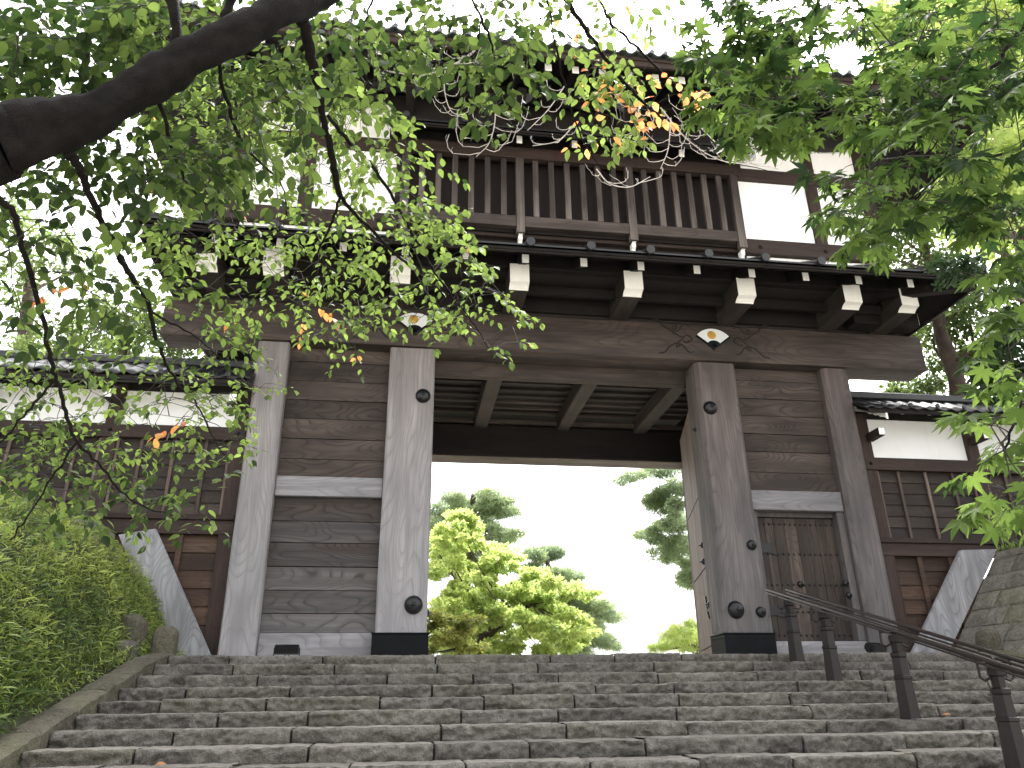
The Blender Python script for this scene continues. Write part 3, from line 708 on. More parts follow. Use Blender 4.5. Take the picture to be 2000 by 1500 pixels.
# lattice bay
YLt = -1.42; lat = empty('lattice_window'); lat.parent = gate
mb = MB(); mb.box(-3.6, 3.6, -1.13, -1.10, 8.3, 10.1, .002, .5); mb.build('window_boarding', 'maroon', lat)
for i in range(22):
    x = -3.52+i*7.04/21
    thick = i in (0, 7, 14, 21); mb = MB()
    if thick: mb.box(x-.085, x+.085, YLt-.03, YLt+.10, 8.02, 9.86, .006, .5)
    else: mb.box(x-.058, x+.058, YLt, YLt+.08, 8.43, 9.84, .004, random.random())
    mb.build('lattice_post' if thick else 'lattice_bar', 'barz', lat)
    if thick:
        b2 = MB(); b2.prism([(YLt+.0, 8.0), (YLt+.05, 7.98), (YLt+.04, 7.9), (YLt+.09, 7.86), (YLt+.12, 7.78), (YLt+.17, 7.78), (YLt+.2, 8.0)], 0, x-.04, x+.04, .5); b2.build('white_bracket', 'whitepaint', lat)
mb = MB(); mb.box(-3.435, -1.26, YLt-.01, YLt+.12, 8.17, 8.42, .006, .6); mb.box(-1.085, 1.085, YLt-.01, YLt+.12, 8.17, 8.42, .006, .6); mb.box(1.26, 3.435, YLt-.01, YLt+.12, 8.17, 8.42, .006, .6); mb.build('bottom_rail', 'beamx', lat)
mb = MB(); mb.box(-3.63, 3.63, YLt+.125, -1.245, 8.1, 8.3, .004, .3); mb.build('bay_floor', 'darkx', lat)
mb = MB(); mb.box(-3.68, 3.68, YLt-.03, YLt+.14, 9.865, 10.14, .008, .6); mb.build('top_rail', 'brownx', lat)
# small roof over the lattice
ZH, YH, ZW = 10.06, -2.02, 10.66
hz = lambda y: ZH+(ZW-ZH)*(y-YH)/(yw-YH)
mb = MB(); P = []
for x in (-3.8, 3.8): P += [(x, YH, ZH+.02), (x, yw, ZW+.02), (x, yw, ZW-.03), (x, YH, ZH-.03)]
mb.hexa([P[0], P[1], P[2], P[3], P[4], P[5], P[6], P[7]], .4); mb.build('hood_boards', 'darky', lat)
mb = MB(); P = []
for x in (-3.86, 3.86): P += [(x, YH-.04, ZH+.065), (x, yw, ZW+.075), (x, yw, ZW+.03), (x, YH-.04, ZH+.024)]
mb.hexa(P, .4); hood = mb.build('hood_roof', 'copper', lat)
mb = MB(); mb.box(-3.78, 3.78, YH+.02, YH+.05, ZH-.055, ZH-.031, .004, .4); mb.build('hood_fascia', 'darkx', lat)
for i in range(-3, 4):
    x = i*1.165-.05; y0_ = -1.72; P = []
    for y in (y0_, -1.13):
        for (dx, dz) in ((-.06, -.26), (.06, -.26), (.06, -.035), (-.06, -.035)): P.append((x+dx, y, hz(y)+dz))
    mb = MB(); mb.hexa(P, .3); o = mb.build('hood_rafter', 'darky', lat)
    c = MB(); c.box(x-.057, x+.057, y0_-.008, y0_, hz(y0_)-.256, hz(y0_)-.07, .001); c.build('white_end', 'whitepaint', o)
    t_ = MB(); t_.tube([(x, YH-.07, ZH+.11), (x, yw, ZW+.1)], .062, 12, .4); t_.tube([(x, YH-.11, ZH+.10), (x, YH-.066, ZH+.105)], .072, 14, .8); t_.build('batten_roll', 'copper', hood, smooth=True)
for s_ in (-1, 1):
    wv = [(yw, hz(yw)+.0), (-1.3, hz(-1.3)-.02)]
    ys = np.linspace(yw, YH, 22); top = [(y, hz(y)+.01) for y in ys]; bot = [(y, hz(y)-.20+.02*math.cos(i*1.6)-.05*math.sin(i/21*3.14)) for i, y in enumerate(ys)][::-1]
    mb = MB(); mb.prism(top+bot, 0, min(s_*3.80, s_*3.84), max(s_*3.80, s_*3.84), .5); mb.build('white_bargeboard', 'whitepaint', lat)

# ---- upper eaves and roof
XU, YU = 9.1, -3.32; ZU = 10.80; SU = .50; YUb = 7.85
def usurf(x, y):          # soffit height
    d = min(XU-abs(x), y-YU, YUb-y)
    dx = XU-abs(x); dy = min(y-YU, YUb-y)
    k = .42*max(0, (abs(x)-6.2)/(XU-6.2))**2.2*max(0, 1-dy/3.5) + .42*max(0, (1.5-dy*0-1.5))
    return ZU+SU*max(0, d)+k
def surf_grid(zoff, out, name, mat, ymax=None, parent=gate, wav=0, nx_=90, ny_=40):
    V = []; xs_ = np.linspace(-XU-out, XU+out, nx_); ys_ = np.linspace(YU-out, YUb+out, ny_)
    for y in ys_:
        for x in xs_: V.append((x, y, usurf(max(-XU, min(XU, x)), max(YU, min(YUb, y)))+zoff))
    F = [(j*nx_+i, j*nx_+i+1, (j+1)*nx_+i+1, (j+1)*nx_+i) for j in range(ny_-1) for i in range(nx_-1)]
    return big_mesh(name, V, F, np.full(len(V), .4), mat, parent)
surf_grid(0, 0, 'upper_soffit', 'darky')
ur = surf_grid(.16, .06, 'upper_roof', 'tile')
# fascia layers following the eave line
def eave_line(mat, name, o0, o1, z0, z1, n=60):
    mb = MB()
    for (yy, sg) in ((YU, -1), (YUb, 1)):
        P = []
        for q in range(n+1):
            t = -1+2*q/n; zb = usurf(t*XU, yy)
            for (o_, z_) in ((o0, z0), (o1, z0), (o1, z1), (o0, z1)): P.append((t*(XU+o_), yy+sg*o_, zb+z_))
        mb.add(P, [(q*4+a, q*4+(a+1) % 4, q*4+4+(a+1) % 4, q*4+4+a) for q in range(n) for a in range(4)]+[(0, 1, 2, 3), (n*4, n*4+1, n*4+2, n*4+3)], .6)
    for sg in (-1, 1):
        P = []
        for q in range(n+1):
            t = q/n; y = YU+(YUb-YU)*t; zb = usurf(sg*XU, y)
            for (o_, z_) in ((o0, z0), (o1, z0), (o1, z1), (o0, z1)): P.append((sg*(XU+o_), YU-o_+(YUb-YU+2*o_)*t, zb+z_))
        mb.add(P, [(q*4+a, q*4+(a+1) % 4, q*4+4+(a+1) % 4, q*4+4+a) for q in range(n) for a in range(4)], .6)
    return mb.build(name, mat, gate)
eave_line('brownx', 'upper_fascia', -.03, .02, -.05, .07)
eave_line('brownx', 'upper_fascia', -.02, .05, .07, .14)
# wavy row of eave tiles
mb = MB(); n = 66
for q in range(n):
    x = -XU+(q+.5)*2*XU/n; z = usurf(x, YU)+.20
    P = []; m_ = 8
    for (dy, dd) in ((-.13, 0), (1.2, 1.2*SU)):
        for j in range(m_+1):
            u = j/m_; zz = .045*math.sin(u*math.pi*2+.6)
            P.append((x+(u-.5)*2*XU/n, YU+dy, z+dd+zz)); 
    P2 = [(p[0], p[1], p[2]-.035) for p in P]
    k = m_+1; mb.add(P+P2, [(j, j+1, k+j+1, k+j) for j in range(m_)]+[(2*k+j, 2*k+j+1, 3*k+j+1, 3*k+j) for j in range(m_)]+[(j, j+1, 2*k+j+1, 2*k+j) for j in range(m_)], random.random())
    mb.lathe([(0, .05), (.02, .05), (.024, .03), (.018, .002)], (x-.07, YU-.115, z+.045), seg=12)
mb.build('eave_tiles', 'tile', ur, smooth=True)
for i in range(-16, 16):
    x = (i+.5)*.545
    if abs(x) > 8.6: continue
    P = []
    for y in (-3.0, -1.10):
        yy = y; z = usurf(x, max(y, YU))-.02
        if y > -2: z = usurf(x*.999, -2.2)+SU*1.1-.02 if abs(x) < 7 else usurf(x, -2.2)
        for (dx, dz) in ((-.07, -.2), (.07, -.2), (.07, 0), (-.07, 0)): P.append((x+dx, y, z+dz))
    mb = MB(); mb.hexa(P, .3); o = mb.build('upper_rafter', 'darky', gate)
    c = MB(); z = P[0][2]; c.box(x-.067, x+.067, -3.008, -3.0, z+.004, z+.175, .001); c.build('white_end', 'whitepaint', o)
# dark bracket arms with half-round white shoulders
mb = MB(); mb.box(-7.3, 7.3, -1.75, -1.5, 11.25, 11.5, .01, .3); mb.build('eave_purlin', 'darkx', gate)
for x in [-5.86, -3.5, -1.17, 1.17, 3.5, 5.86]:
    a = MB(); a.box(x-.09, x+.09, -1.95, -1.12, 11.05, 11.3, .01, .3); o = a.build('eave_arm', 'slitdark', gate)
    c = MB(); c.prism([(x+.26*math.cos(t), 11.30+.24*math.sin(t)) for t in np.linspace(math.pi, 2*math.pi, 14)], 1, -1.78, -1.72, .3); c.build('half_round_shoulder', 'tile', o)
    for dx in (-.35, .35): pass

# ================================================================== WING WALLS
def wing(s_, zb, zc, zs, label, x_end, braces):
    w_ = empty('wing_wall', (0, 0, 0), label=label, cat='wall', group='timber and plaster walls flanking the gate')
    def bx(a, b_, y0_, y1_, z0, z1, name, mat, r=None, bev=.006, par=w_):
        mb = MB(); mb.box(min(s_*a, s_*b_), max(s_*a, s_*b_), y0_, y1_, z0, z1, bev, r); return mb.build(name, mat, par)
    X0, X1 = 6.34, x_end
    bx(X0+.1, X1, .44, .6, zs-.2, 5.2, 'wall_core', 'slitdark')
    pitch = 2.32 if s_ > 0 else 2.28
    posts = [X0+.11+i*pitch for i in range(int((X1-X0)/pitch)+1)]
    posts = [6.56, 9.09, 11.6, 14.1] if s_ > 0 else [6.46, 8.80, 11.1, 13.4, 15.8]
    for i, x in enumerate(posts):
        bx(x-.13 if i else x-.22, x+.13, .30, .44, zs if i else 0, 5.1, 'wall_post', 'brownz', .8)
        if i and s_ < 9: 
            a = bx(x-.07, x+.07, -.16, .30, zb+.36, zb+.53, 'eave_arm', 'brownx'); e = bx(x-.065, x+.065, -.172, -.16, zb+.37, zb+.52, 'white_end', 'whitepaint', par=a)
    x = posts[0]+.1; a = bx(x-.07, x+.07, -.16, .30, zb+.36, zb+.53, 'eave_arm', 'brownx'); bx(x-.065, x+.065, -.172, -.16, zb+.37, zb+.52, 'white_end', 'whitepaint', par=a)
    for a, b_ in zip(posts[:-1], posts[1:]):
        bx(a+.135, b_-.135, .385, .43, zb, 5.0, 'plaster_panel', 'plaster', .5, .002)
        zz = list(np.linspace(zs+.1, zc, 7)); mb = MB()
        for i in range(6):   # overlapping clapboards, each leaning out at its foot
            z0, z1 = zz[i], zz[i+1]+.02; xa, xb = s_*(a+.135), s_*(b_-.135); 
            P = [(xa, .375, z0), (xb, .375, z0), (xb, .405, z1), (xa, .405, z1), (xa, .40, z0), (xb, .40, z0), (xb, .43, z1), (xa, .43, z1)]
            mb.hexa(P)
        mb.build('clapboards', 'clap', w_)
        nb = 4
        for i in range(1, nb): 
            x = a+(b_-a)*i/nb; bx(x-.03, x+.03, .335, .375, zs+.1, zc, 'batten', 'battenz')
        for x in (a+.16, b_-.16): bx(x-.025, x+.025, .335, .375, zs+.1, zc, 'batten', 'battenz', .95)
    bx(X0, X1, .265, .385, zc, zb, 'wall_rail', 'brownx', .6)
    bx(X0, X1, .235, .40, zs, zs+.095, 'weather_sill', 'brownx', .35)
    bx(X0, X1, .285, .44, zs-.26, zs-.003, 'ground_beam', 'brownx', .9)
    for x in posts: 
        n_ = MB(); n_.lathe([(0, .045), (.015, .03), (.03, .02), (.033, .002)], (s_*x, .265, (zb+zc)/2), seg=6); n_.build('nail_cover', 'darkx', w_)
    # lower boarded part next to the gate
    mb = MB(); zz = np.linspace(.02, zs-.26, 8); xa, xb = s_*(X0+.15), s_*(X0+2.3)
    for i in range(7):
        z0, z1 = zz[i], zz[i+1]+.02; mb.hexa([(xa, .375, z0), (xb, .375, z0), (xb, .405, z1), (xa, .405, z1), (xa, .40, z0), (xb, .40, z0), (xb, .43, z1), (xa, .43, z1)])
    mb.build('clapboards', 'claplow', w_)
    for x in (7.25, 7.95): bx(x-.05, x+.05, .325, .375, 0, zs-.265, 'batten', 'claplow', .7)
    bx(X0+.3, X0+2.3, .44, .6, 0, zs-.2, 'wall_core', 'slitdark')
    # roof
    ye, yr = -.36, .55; ze, zr = zb+.83, zb+1.38
    if s_ > 0: ze, zr = 4.98, 5.50
    else: ze, zr = 5.02, 5.58
    mb = MB(); P = []
    for x in (s_*(X0-.02), s_*X1): P += [(x, ye, ze), (x, yr, zr), (x, yr, zr-.05), (x, ye, ze-.05)]
    mb.hexa(P, .3); mb.build('roof_boards', 'slitdark', w_)
    bx(X0-.02, X1, ye-.01, ye+.04, ze-.10, ze-.052, 'fascia', 'darkx')
    V = []; nx_ = 220; prof_y = np.linspace(ye-.07, yr, 5)
    for j, y in enumerate(prof_y):
        for i in range(nx_):
            x = X0-.1+(X1-X0+.1)*i/(nx_-1); u = (x/.30) % 1.0
            V.append((s_*x, y, ze+(zr-ze)*(y-ye)/(yr-ye)+.045+.025*math.sin(u*6.283)+(.012*((j % 2)))))
    F = [(j*nx_+i, j*nx_+i+1, (j+1)*nx_+i+1, (j+1)*nx_+i) for j in range(4) for i in range(nx_-1)]
    ro = big_mesh('tiled_roof', V, F, np.random.rand(len(V)), 'copper', w_); md = ro.modifiers.new('t', 'SOLIDIFY'); md.thickness = .03
    bx(X0-.05, X1, yr-.12, yr+.12, zr+.02, zr+.2, 'ridge', 'copper', .4, .03)
    V2 = [(s_*(X0-.02), yr, zr), (s_*X1, yr, zr), (s_*X1, yr+1.0, ze), (s_*(X0-.02), yr+1.0, ze)]
    mb = MB(); mb.add(V2+[(p[0], p[1], p[2]-.05) for p in V2], [(0, 1, 2, 3), (7, 6, 5, 4), (0, 1, 5, 4), (1, 2, 6, 5), (2, 3, 7, 6), (3, 0, 4, 7)]); mb.build('rear_roof', 'copper', w_)
    x = X0+.3
    while x < X1:
        zz = ze+(zr-ze)*(.22)/(yr-ye)-.055; y0_ = -.12
        mb = MB(); mb.hexa([(s_*x-.04, y0_, zz-.10), (s_*x+.04, y0_, zz-.10), (s_*x+.04, y0_, zz), (s_*x-.04, y0_, zz), (s_*x-.04, .44, zz+.22), (s_*x+.04, .44, zz+.22), (s_*x+.04, .44, zz+.32), (s_*x-.04, .44, zz+.32)], .3)
        o = mb.build('rafter', 'darky', w_); c = MB(); c.box(s_*x-.038, s_*x+.038, y0_-.007, y0_, zz-.098, zz-.003, .001); c.build('white_end', 'whitepaint', o)
        t_ = MB(); t_.lathe([(0, .05), (.03, .05), (.035, .002)], (s_*x+.0, ye-.06, ze+.07), seg=12); t_.build('tile_cap', 'copper', ro, smooth=True)
        x += .62 if s_ > 0 else 1.2
    # white wavy bargeboard where the roof meets the gate
    ys = np.linspace(ye, .3, 14); zf = lambda y: ze+(zr-ze)*(y-ye)/(yr-ye)-.06
    if s_ > 0:
        mb = MB(); mb.prism([(y, zf(y)) for y in ys]+[(y, zf(y)-.16-.02*math.cos(i*1.7)) for i, y in enumerate(ys)][::-1], 0, 6.70, 6.74, .5); mb.build('white_bargeboard', 'whitepaint', w_)
    return w_
wing(1, 4.09, 3.82, 2.27, 'boarded wall with white plaster band and tiled eave, to the right of the gate', 17, None)
wing(-1, 4.28, 4.02, 2.48, 'boarded wall with white plaster band behind the cherry leaves, left of the gate', 18, None)

# leaning brace boards against the stone wall ends
def brace(P, label):
    P = np.array(P, float); mb = MB(); n = 10; V = []
    t = np.array([0, .09, 0])
    b0, b1, t1, t0 = P          # bottom-inner, bottom-outer, top-outer, top-inner (front face)
    for q in range(n+1):
        u = q/n; a = b0+(t0-b0)*u; b_ = b1+(t1-b1)*u; w_ = .012*math.sin(u*9)
        V += [a+(w_, .03, 0), a+(w_, 0, 0)+(b_-a)*.03, b_-(0, 0, 0), b_+t, a+t]
    mb.add(V, [(q*5+j, q*5+(j+1) % 5, (q+1)*5+(j+1) % 5, (q+1)*5+j) for q in range(n) for j in range(5)]+[(0, 1, 2, 3, 4), tuple(range(n*5, n*5+5))], .7)
    o = mb.build('brace_board', 'brace', smooth=True); tag(o, label, 'board', 'slanting end boards beside the gate')
brace([(-6.30, .06, -.02), (-7.02, .06, -.02), (-8.22, .06, 2.14), (-7.62, .06, 2.26)], 'slanting weathered grey board between the ivy bank and the left end of the gate')
brace([(6.38, .06, -.02), (7.12, .06, -.02), (8.84, .06, 2.13), (8.02, .06, 2.1)], 'slanting weathered grey board leaning against the stone wall right of the gate')

# battered stone walls beside the stairs
def stone_wall(s_, y_start, y_end, base_x, top_x, label, ztop):
    mb = MB(); h = .26; rows = 14
    def pt(y, z):   # on the battered face, slope profile
        zb = stair_z(y)-.05 if True else 0
        u = (z+.05)/(2.1); x = base_x(y)+ (top_x-7.15)/2.15*(z-zb); return np.array([s_*x, y, z])
    zrow = -2.4; row = 0; h = .33
    while zrow < ztop(0)-.02:
        y = y_start
        while y > y_end:
            L = random.uniform(.45, 1.25)
            ym = y-L/2
            z0 = zrow; z1 = zrow+h
            if z1 > stair_z(y)-.1 and z0 < ztop(ym):
                z1 = min(z1, ztop(ym)+.02)
                g_ = .009; bul = .015
                nn, mm = 7, 4; P = []
                rr = random.random(); off = random.uniform(0, .02)
                for i in range(nn+1):
                    for j in range(mm+1):
                        yy = y-g_-(L-2*g_)*i/nn; zz = z0+g_+(z1-z0-2*g_)*j/mm
                        e = min(i, nn-i, j, mm-j); dpt = (0 if e else .035)-off+.018*mnoise.noise(Vector((yy*5, zz*6, rr*9)))
                        p = pt(yy, zz); P.append((p[0]+s_*dpt, p[1], p[2]))
                P = np.array(P); mb.add(P, [(i*(mm+1)+j, (i+1)*(mm+1)+j, (i+1)*(mm+1)+j+1, i*(mm+1)+j+1) for i in range(nn) for j in range(mm)], rr)
            y -= L
        zrow += h; row += 1
    n = 30; P = []
    for q in range(n+1):
        y = y_start+(y_end-y_start)*q/n
        a = pt(y, stair_z(y)-.3); b_ = pt(y, ztop(y)-.01); P += [a+(s_*.04, 0, 0), b_+(s_*.04, 0, 0), b_+(s_*1.2, 0, 0)]
    mb.add(P, [(q*3+j, q*3+3+j, q*3+4+j, q*3+1+j) for q in range(n) for j in range(2)], .1)
    o = mb.build('stone_retaining_wall', 'wall', smooth=True, fix=False); tag(o, label, 'stone wall')
    return o
stone_wall(1, .04, -11, lambda y: 7.15+.03*max(0, -y), 8.78, 'sloping mossy stone block wall rising beside the right side of the stairs', lambda y: 2.05+.3*min(0, (y+2.3)*.302))
mb = MB()
for i in range(8):
    z = i*.27; x = -7.12-z*.6; mb.box(x-.35, x, -.9-random.uniform(0, .3), .05, z, z+.26, .03)
tag(mb.build('stone_retaining_wall', 'wall'), 'stone wall end half hidden by ivy beside the left slanting board', 'stone wall')

def boulder(x, y, z, sx, sy, sz, label, name='rock', cat='rock', seed=1, group=None, mat='kerb', cuts=4, pw=.22):
    bm = bmesh.new(); bmesh.ops.create_icosphere(bm, subdivisions=cuts, radius=1)
    for v in bm.verts:
        p = v.co; q = Vector([math.copysign(abs(c)**.55, c) for c in p]); n_ = mnoise.noise(p*1.3+Vector((seed*3, 0, 0)))*pw+mnoise.noise(p*5+Vector((seed, 2, 0)))*.06
        v.co = Vector((q.x*sx*(1+n_), q.y*sy*(1+n_), q.z*sz*(1+n_)))
    me = bpy.data.meshes.new(name); bm.to_mesh(me); bm.free(); me.materials.append(MAT[mat])
    a = me.attributes.new('rnd', 'FLOAT', 'POINT'); a.data.foreach_set('value', [seed % 1.0]*len(me.vertices))
    me.polygons.foreach_set('use_smooth', [True]*len(me.polygons)); o = link(me, name); o.location = (x, y, z); return tag(o, label, cat, group)
boulder(-6.62, -1.85, .16, .17, .15, .27, 'squared stone post with lichen at the top left corner of the stairs', 'stone_post', 'post', 1.4, pw=.04)
boulder(6.62, -1.85, .14, .17, .15, .25, 'squared stone post at the top right corner of the stairs', 'stone_post', 'post', 2.3, pw=.04)
boulder(-7.02, -2.1, .34, .16, .2, .22, 'pale angular rock above another rock in the ivy by the stairs', 'rock', 'rock', 3.35)
boulder(-6.96, -2.4, .04, .14, .22, .15, 'dark lower rock tucked under the pale rock by the stairs', 'rock', 'rock', 5.1, mat='step')

# floodlights
def floodlight(x, y, rot, label):
    f = empty('floodlight', (x, y, 0), label=label, cat='floodlight', group='black floodlights at the foot of the gate'); f.rotation_euler[2] = rot
    b = MB(); b.prism([(-.09, .11), (.06, .10), (.10, .17), (.09, .23), (-.04, .25), (-.12, .2)], 0, -.19, .19, .5)
    for q in range(9): b.box(-.17+q*.042, -.163+q*.042, -.06, .08, .20, .262, .001)
    b.build('lamp_housing', 'iron', f)
    b = MB()
    for s_ in (-1, 1): b.box(s_*.205-.006, s_*.205+.006, -.02, .02, .0, .2, .002); 
    b.box(-.21, .21, -.025, .025, 0, .012, .002); b.build('bracket', 'iron', f)
    b = MB(); b.tube([(0, .1, .12), (.03, .14, .06), (.06, .05, .03), (.02, -.02, .05), (-.03, .02, .09), (0, .08, .03), (.05, .2, .01)], .008, 8); b.build('cable', 'iron', f, smooth=True)
floodlight(-5.05, -.55, 0, 'small black floodlight at the foot of the left plank wall'); floodlight(5.33, -.6, .45, 'small black floodlight by the handrail below the side door')

# ================================================================== HANDRAIL
hr = empty('handrail', (2.75, -2.6, 0), label='brown metal handrail with tapered posts and twin rails down the stairs', cat='handrail'); hr.location = (0, 0, 0)
posts = [(2.75, -2.62, -.15), (2.75, -3.60, -.445), (2.79, -5.08, -.885), (2.86, -6.55, -1.33), (2.9, -8.0, -1.77)]
def railz(y): return .965+(y+2.3)*.288
for (x, y, z) in posts:
    top = railz(y)-.12; hgt = top-z; mb = MB()
    prof = [(0, .125), (.46, .105), (.47, .115), (.50, .115), (.51, .098), (.72, .09), (.74, .10), (.78, .10), (.80, .066), (.9, .07), (.92, .085), (1.0, .085)]
    mb.lathe([(h*hgt, r_) for h, r_ in prof], (x, y, z), axis=(0, 0, 1), seg=6); mb.lathe([(0, .05), (.05, .03), (.09, .02), (.10, .002)], (x, y, top), axis=(0, 0, 1), seg=6)
    mb.build('post', 'railm', hr)
    b = MB()
    for s_ in (-1, 1): b.tube([(x+s_*.07, y, top-.10), (x+s_*.14, y, top-.13), (x+s_*.19, y, top-.10), (x+s_*.185, y, top+.07)], .013, 8)
    b.box(x-.17, x+.17, y-.04, y+.04, top+.03, top+.05, .004); b.build('rail_arm', 'railm', hr, smooth=True)
for s_ in (-1, 1):
    pts = [(2.735+s_*.17+.012*abs(y+2.3), y, railz(y)) for y in (-2.3, -3.5, -5, -6.5, -8.6)]
    mb = MB(); mb.tube([(p[0], p[1], p[2]) for p in pts], .023, 12, .5); mb.tube([(p[0]*1.0, p[1], p[2]-.055) for p in pts], .012, 8, .5); mb.build('rail', 'steel', hr, smooth=True)
mb = MB(); P = []
for y in (-2.62, -8.0):
    x = 2.735+.012*abs(y+2.3); z = railz(y)-.07
    P += [(x-.03, y, z-.012), (x+.03, y, z-.012), (x+.03, y, z+.012), (x-.03, y, z+.012)]
mb.hexa(P); mb.build('centre_bar', 'railm', hr)

# ================================================================== FOLIAGE
CH_L = dict(V=np.array([(0, 0, 0), (.22, 0, -.01), (.5, 0, -.02), (.78, 0, -.06), (1, 0, -.14),
                        (.14, .19, .03), (.42, .30, .05), (.74, .19, 0), (.14, -.19, .03), (.42, -.30, .05), (.74, -.19, 0)]),
            F=np.array([(0, 1, 5, 5), (1, 2, 6, 5), (2, 3, 7, 6), (3, 4, 7, 7), (0, 8, 1, 1), (8, 9, 2, 1), (9, 10, 3, 2), (10, 4, 3, 3)]))
def maple_template():
    lobes = [(0, 1.0), (40, .93), (80, .74), (128, .42)]; angs = [(-a, l) for a, l in lobes[:0:-1]]+lobes
    V = [(0, 0, 0)]; ring = []
    for i, (a, l) in enumerate(angs):
        def pp(r, d, z): ring.append(len(V)); t = rad(a+d); V.append((r*math.cos(t), r*math.sin(t), z))
        nw = 13 if l > .5 else 16
        pp(.42 if l > .5 else .26, -19 if l > .5 else -22, .0); pp(l*.62, -nw, -.03); pp(l, 0, -.12-.12*(i % 2)); pp(l*.62, nw, -.03)
        if i == len(angs)-1: pp(.2, 22, 0)
    F = [(0, ring[i], ring[i+1], ring[i+1]) for i in range(len(ring)-1)]
    return dict(V=np.array(V, float), F=np.array(F))
MP_L = maple_template()
GR_L = dict(V=np.array([(0, 0, 0), (.3, .075, .10), (.3, -.075, .10), (.65, .06, .1), (.65, -.06, .1), (1, 0, -.05)]), F=np.array([(0, 2, 1, 1), (1, 2, 4, 3), (3, 4, 5, 5)]))
QD_L = dict(V=np.array([(0, 0, 0), (.5, .28, .05), (1, 0, -.05), (.5, -.28, .05)]), F=np.array([(0, 3, 2, 1)]))
NE_L = dict(V=np.array([(0, -.05, 0), (1, -.05, 0), (1, .05, 0), (0, .05, 0)]), F=np.array([(0, 1, 2, 3)]))
def unit(a): return a/(np.linalg.norm(a, axis=-1, keepdims=True)+1e-9)
def leaves(name, tmpl, P, Xd, Nn, S, rnd, mat, parent=None):
    """place a leaf at each P: long axis Xd, normal near Nn, size S"""
    P = np.asarray(P); Xd = unit(np.asarray(Xd)); Y = unit(np.cross(Nn, Xd)); Z = np.cross(Xd, Y); T = tmpl['V']; k = len(T)
    S = np.asarray(S)[:, None, None]
    V = P[:, None, :]+S*(T[None, :, 0:1]*Xd[:, None, :]+T[None, :, 1:2]*Y[:, None, :]+T[None, :, 2:3]*Z[:, None, :])
    f = tmpl['F']; tri = (f[:, 2] == f[:, 3]); base = (np.arange(len(P))*k)[:, None, None]
    Fa = (f[None]+base); R_ = np.repeat(np.asarray(rnd), k)
    V = V.reshape(-1, 3)
    q = Fa[:, ~tri].reshape(-1, 4); t = Fa[:, tri][:, :, :3].reshape(-1, 3)
    me = bpy.data.meshes.new(name); me.vertices.add(len(V)); me.vertices.foreach_set('co', V.astype(np.float32).ravel())
    li = np.concatenate([q.ravel(), t.ravel()]).astype(np.int32); me.loops.add(len(li)); me.loops.foreach_set('vertex_index', li)
    n4, n3 = len(q), len(t); me.polygons.add(n4+n3)
    ls = np.concatenate([np.arange(n4)*4, n4*4+np.arange(n3)*3]).astype(np.int32)
    me.polygons.foreach_set('loop_start', ls); me.polygons.foreach_set('loop_total', np.concatenate([np.full(n4, 4), np.full(n3, 3)]).astype(np.int32))
    me.update(calc_edges=True); me.materials.append(MAT[mat])
    a = me.attributes.new('rnd', 'FLOAT', 'POINT'); a.data.foreach_set('value', R_.astype(np.float32)); return link(me, name, parent)
def inside(poly, n):
    poly = np.array(poly, float); lo, hi = poly.min(0), poly.max(0); out = []
    while len(out) < n:
        p = lo+rng.random(2)*(hi-lo); c = False; j = len(poly)-1
        for i in range(len(poly)):
            if (poly[i][1] > p[1]) != (poly[j][1] > p[1]) and p[0] < (poly[j][0]-poly[i][0])*(p[1]-poly[i][1])/(poly[j][1]-poly[i][1])+poly[i][0]: c = not c
            j = i
        if c: out.append(p)
    return out
def smooth_path(pts, n=6):
    """pts rows (x,y,z,r) -> Catmull-Rom samples"""
    P = np.array(pts, float); P = np.vstack([2*P[0]-P[1], P, 2*P[-1]-P[-2]]); out = []
    for i in range(1, len(P)-2):
        for t in np.linspace(0, 1, n, endpoint=False):
            a, b_, c, d = P[i-1], P[i], P[i+1], P[i+2]
            out.append(.5*((2*b_)+(-a+c)*t+(2*a-5*b_+4*c-d)*t*t+(-a+3*b_-3*c+d)*t**3))
    out.append(P[-2]); return np.array(out)
def ppath(rows):           # rows (px, py, depth, radius)
    return smooth_path([tuple(at(a, b_, d))+(r,) for a, b_, d, r in rows])

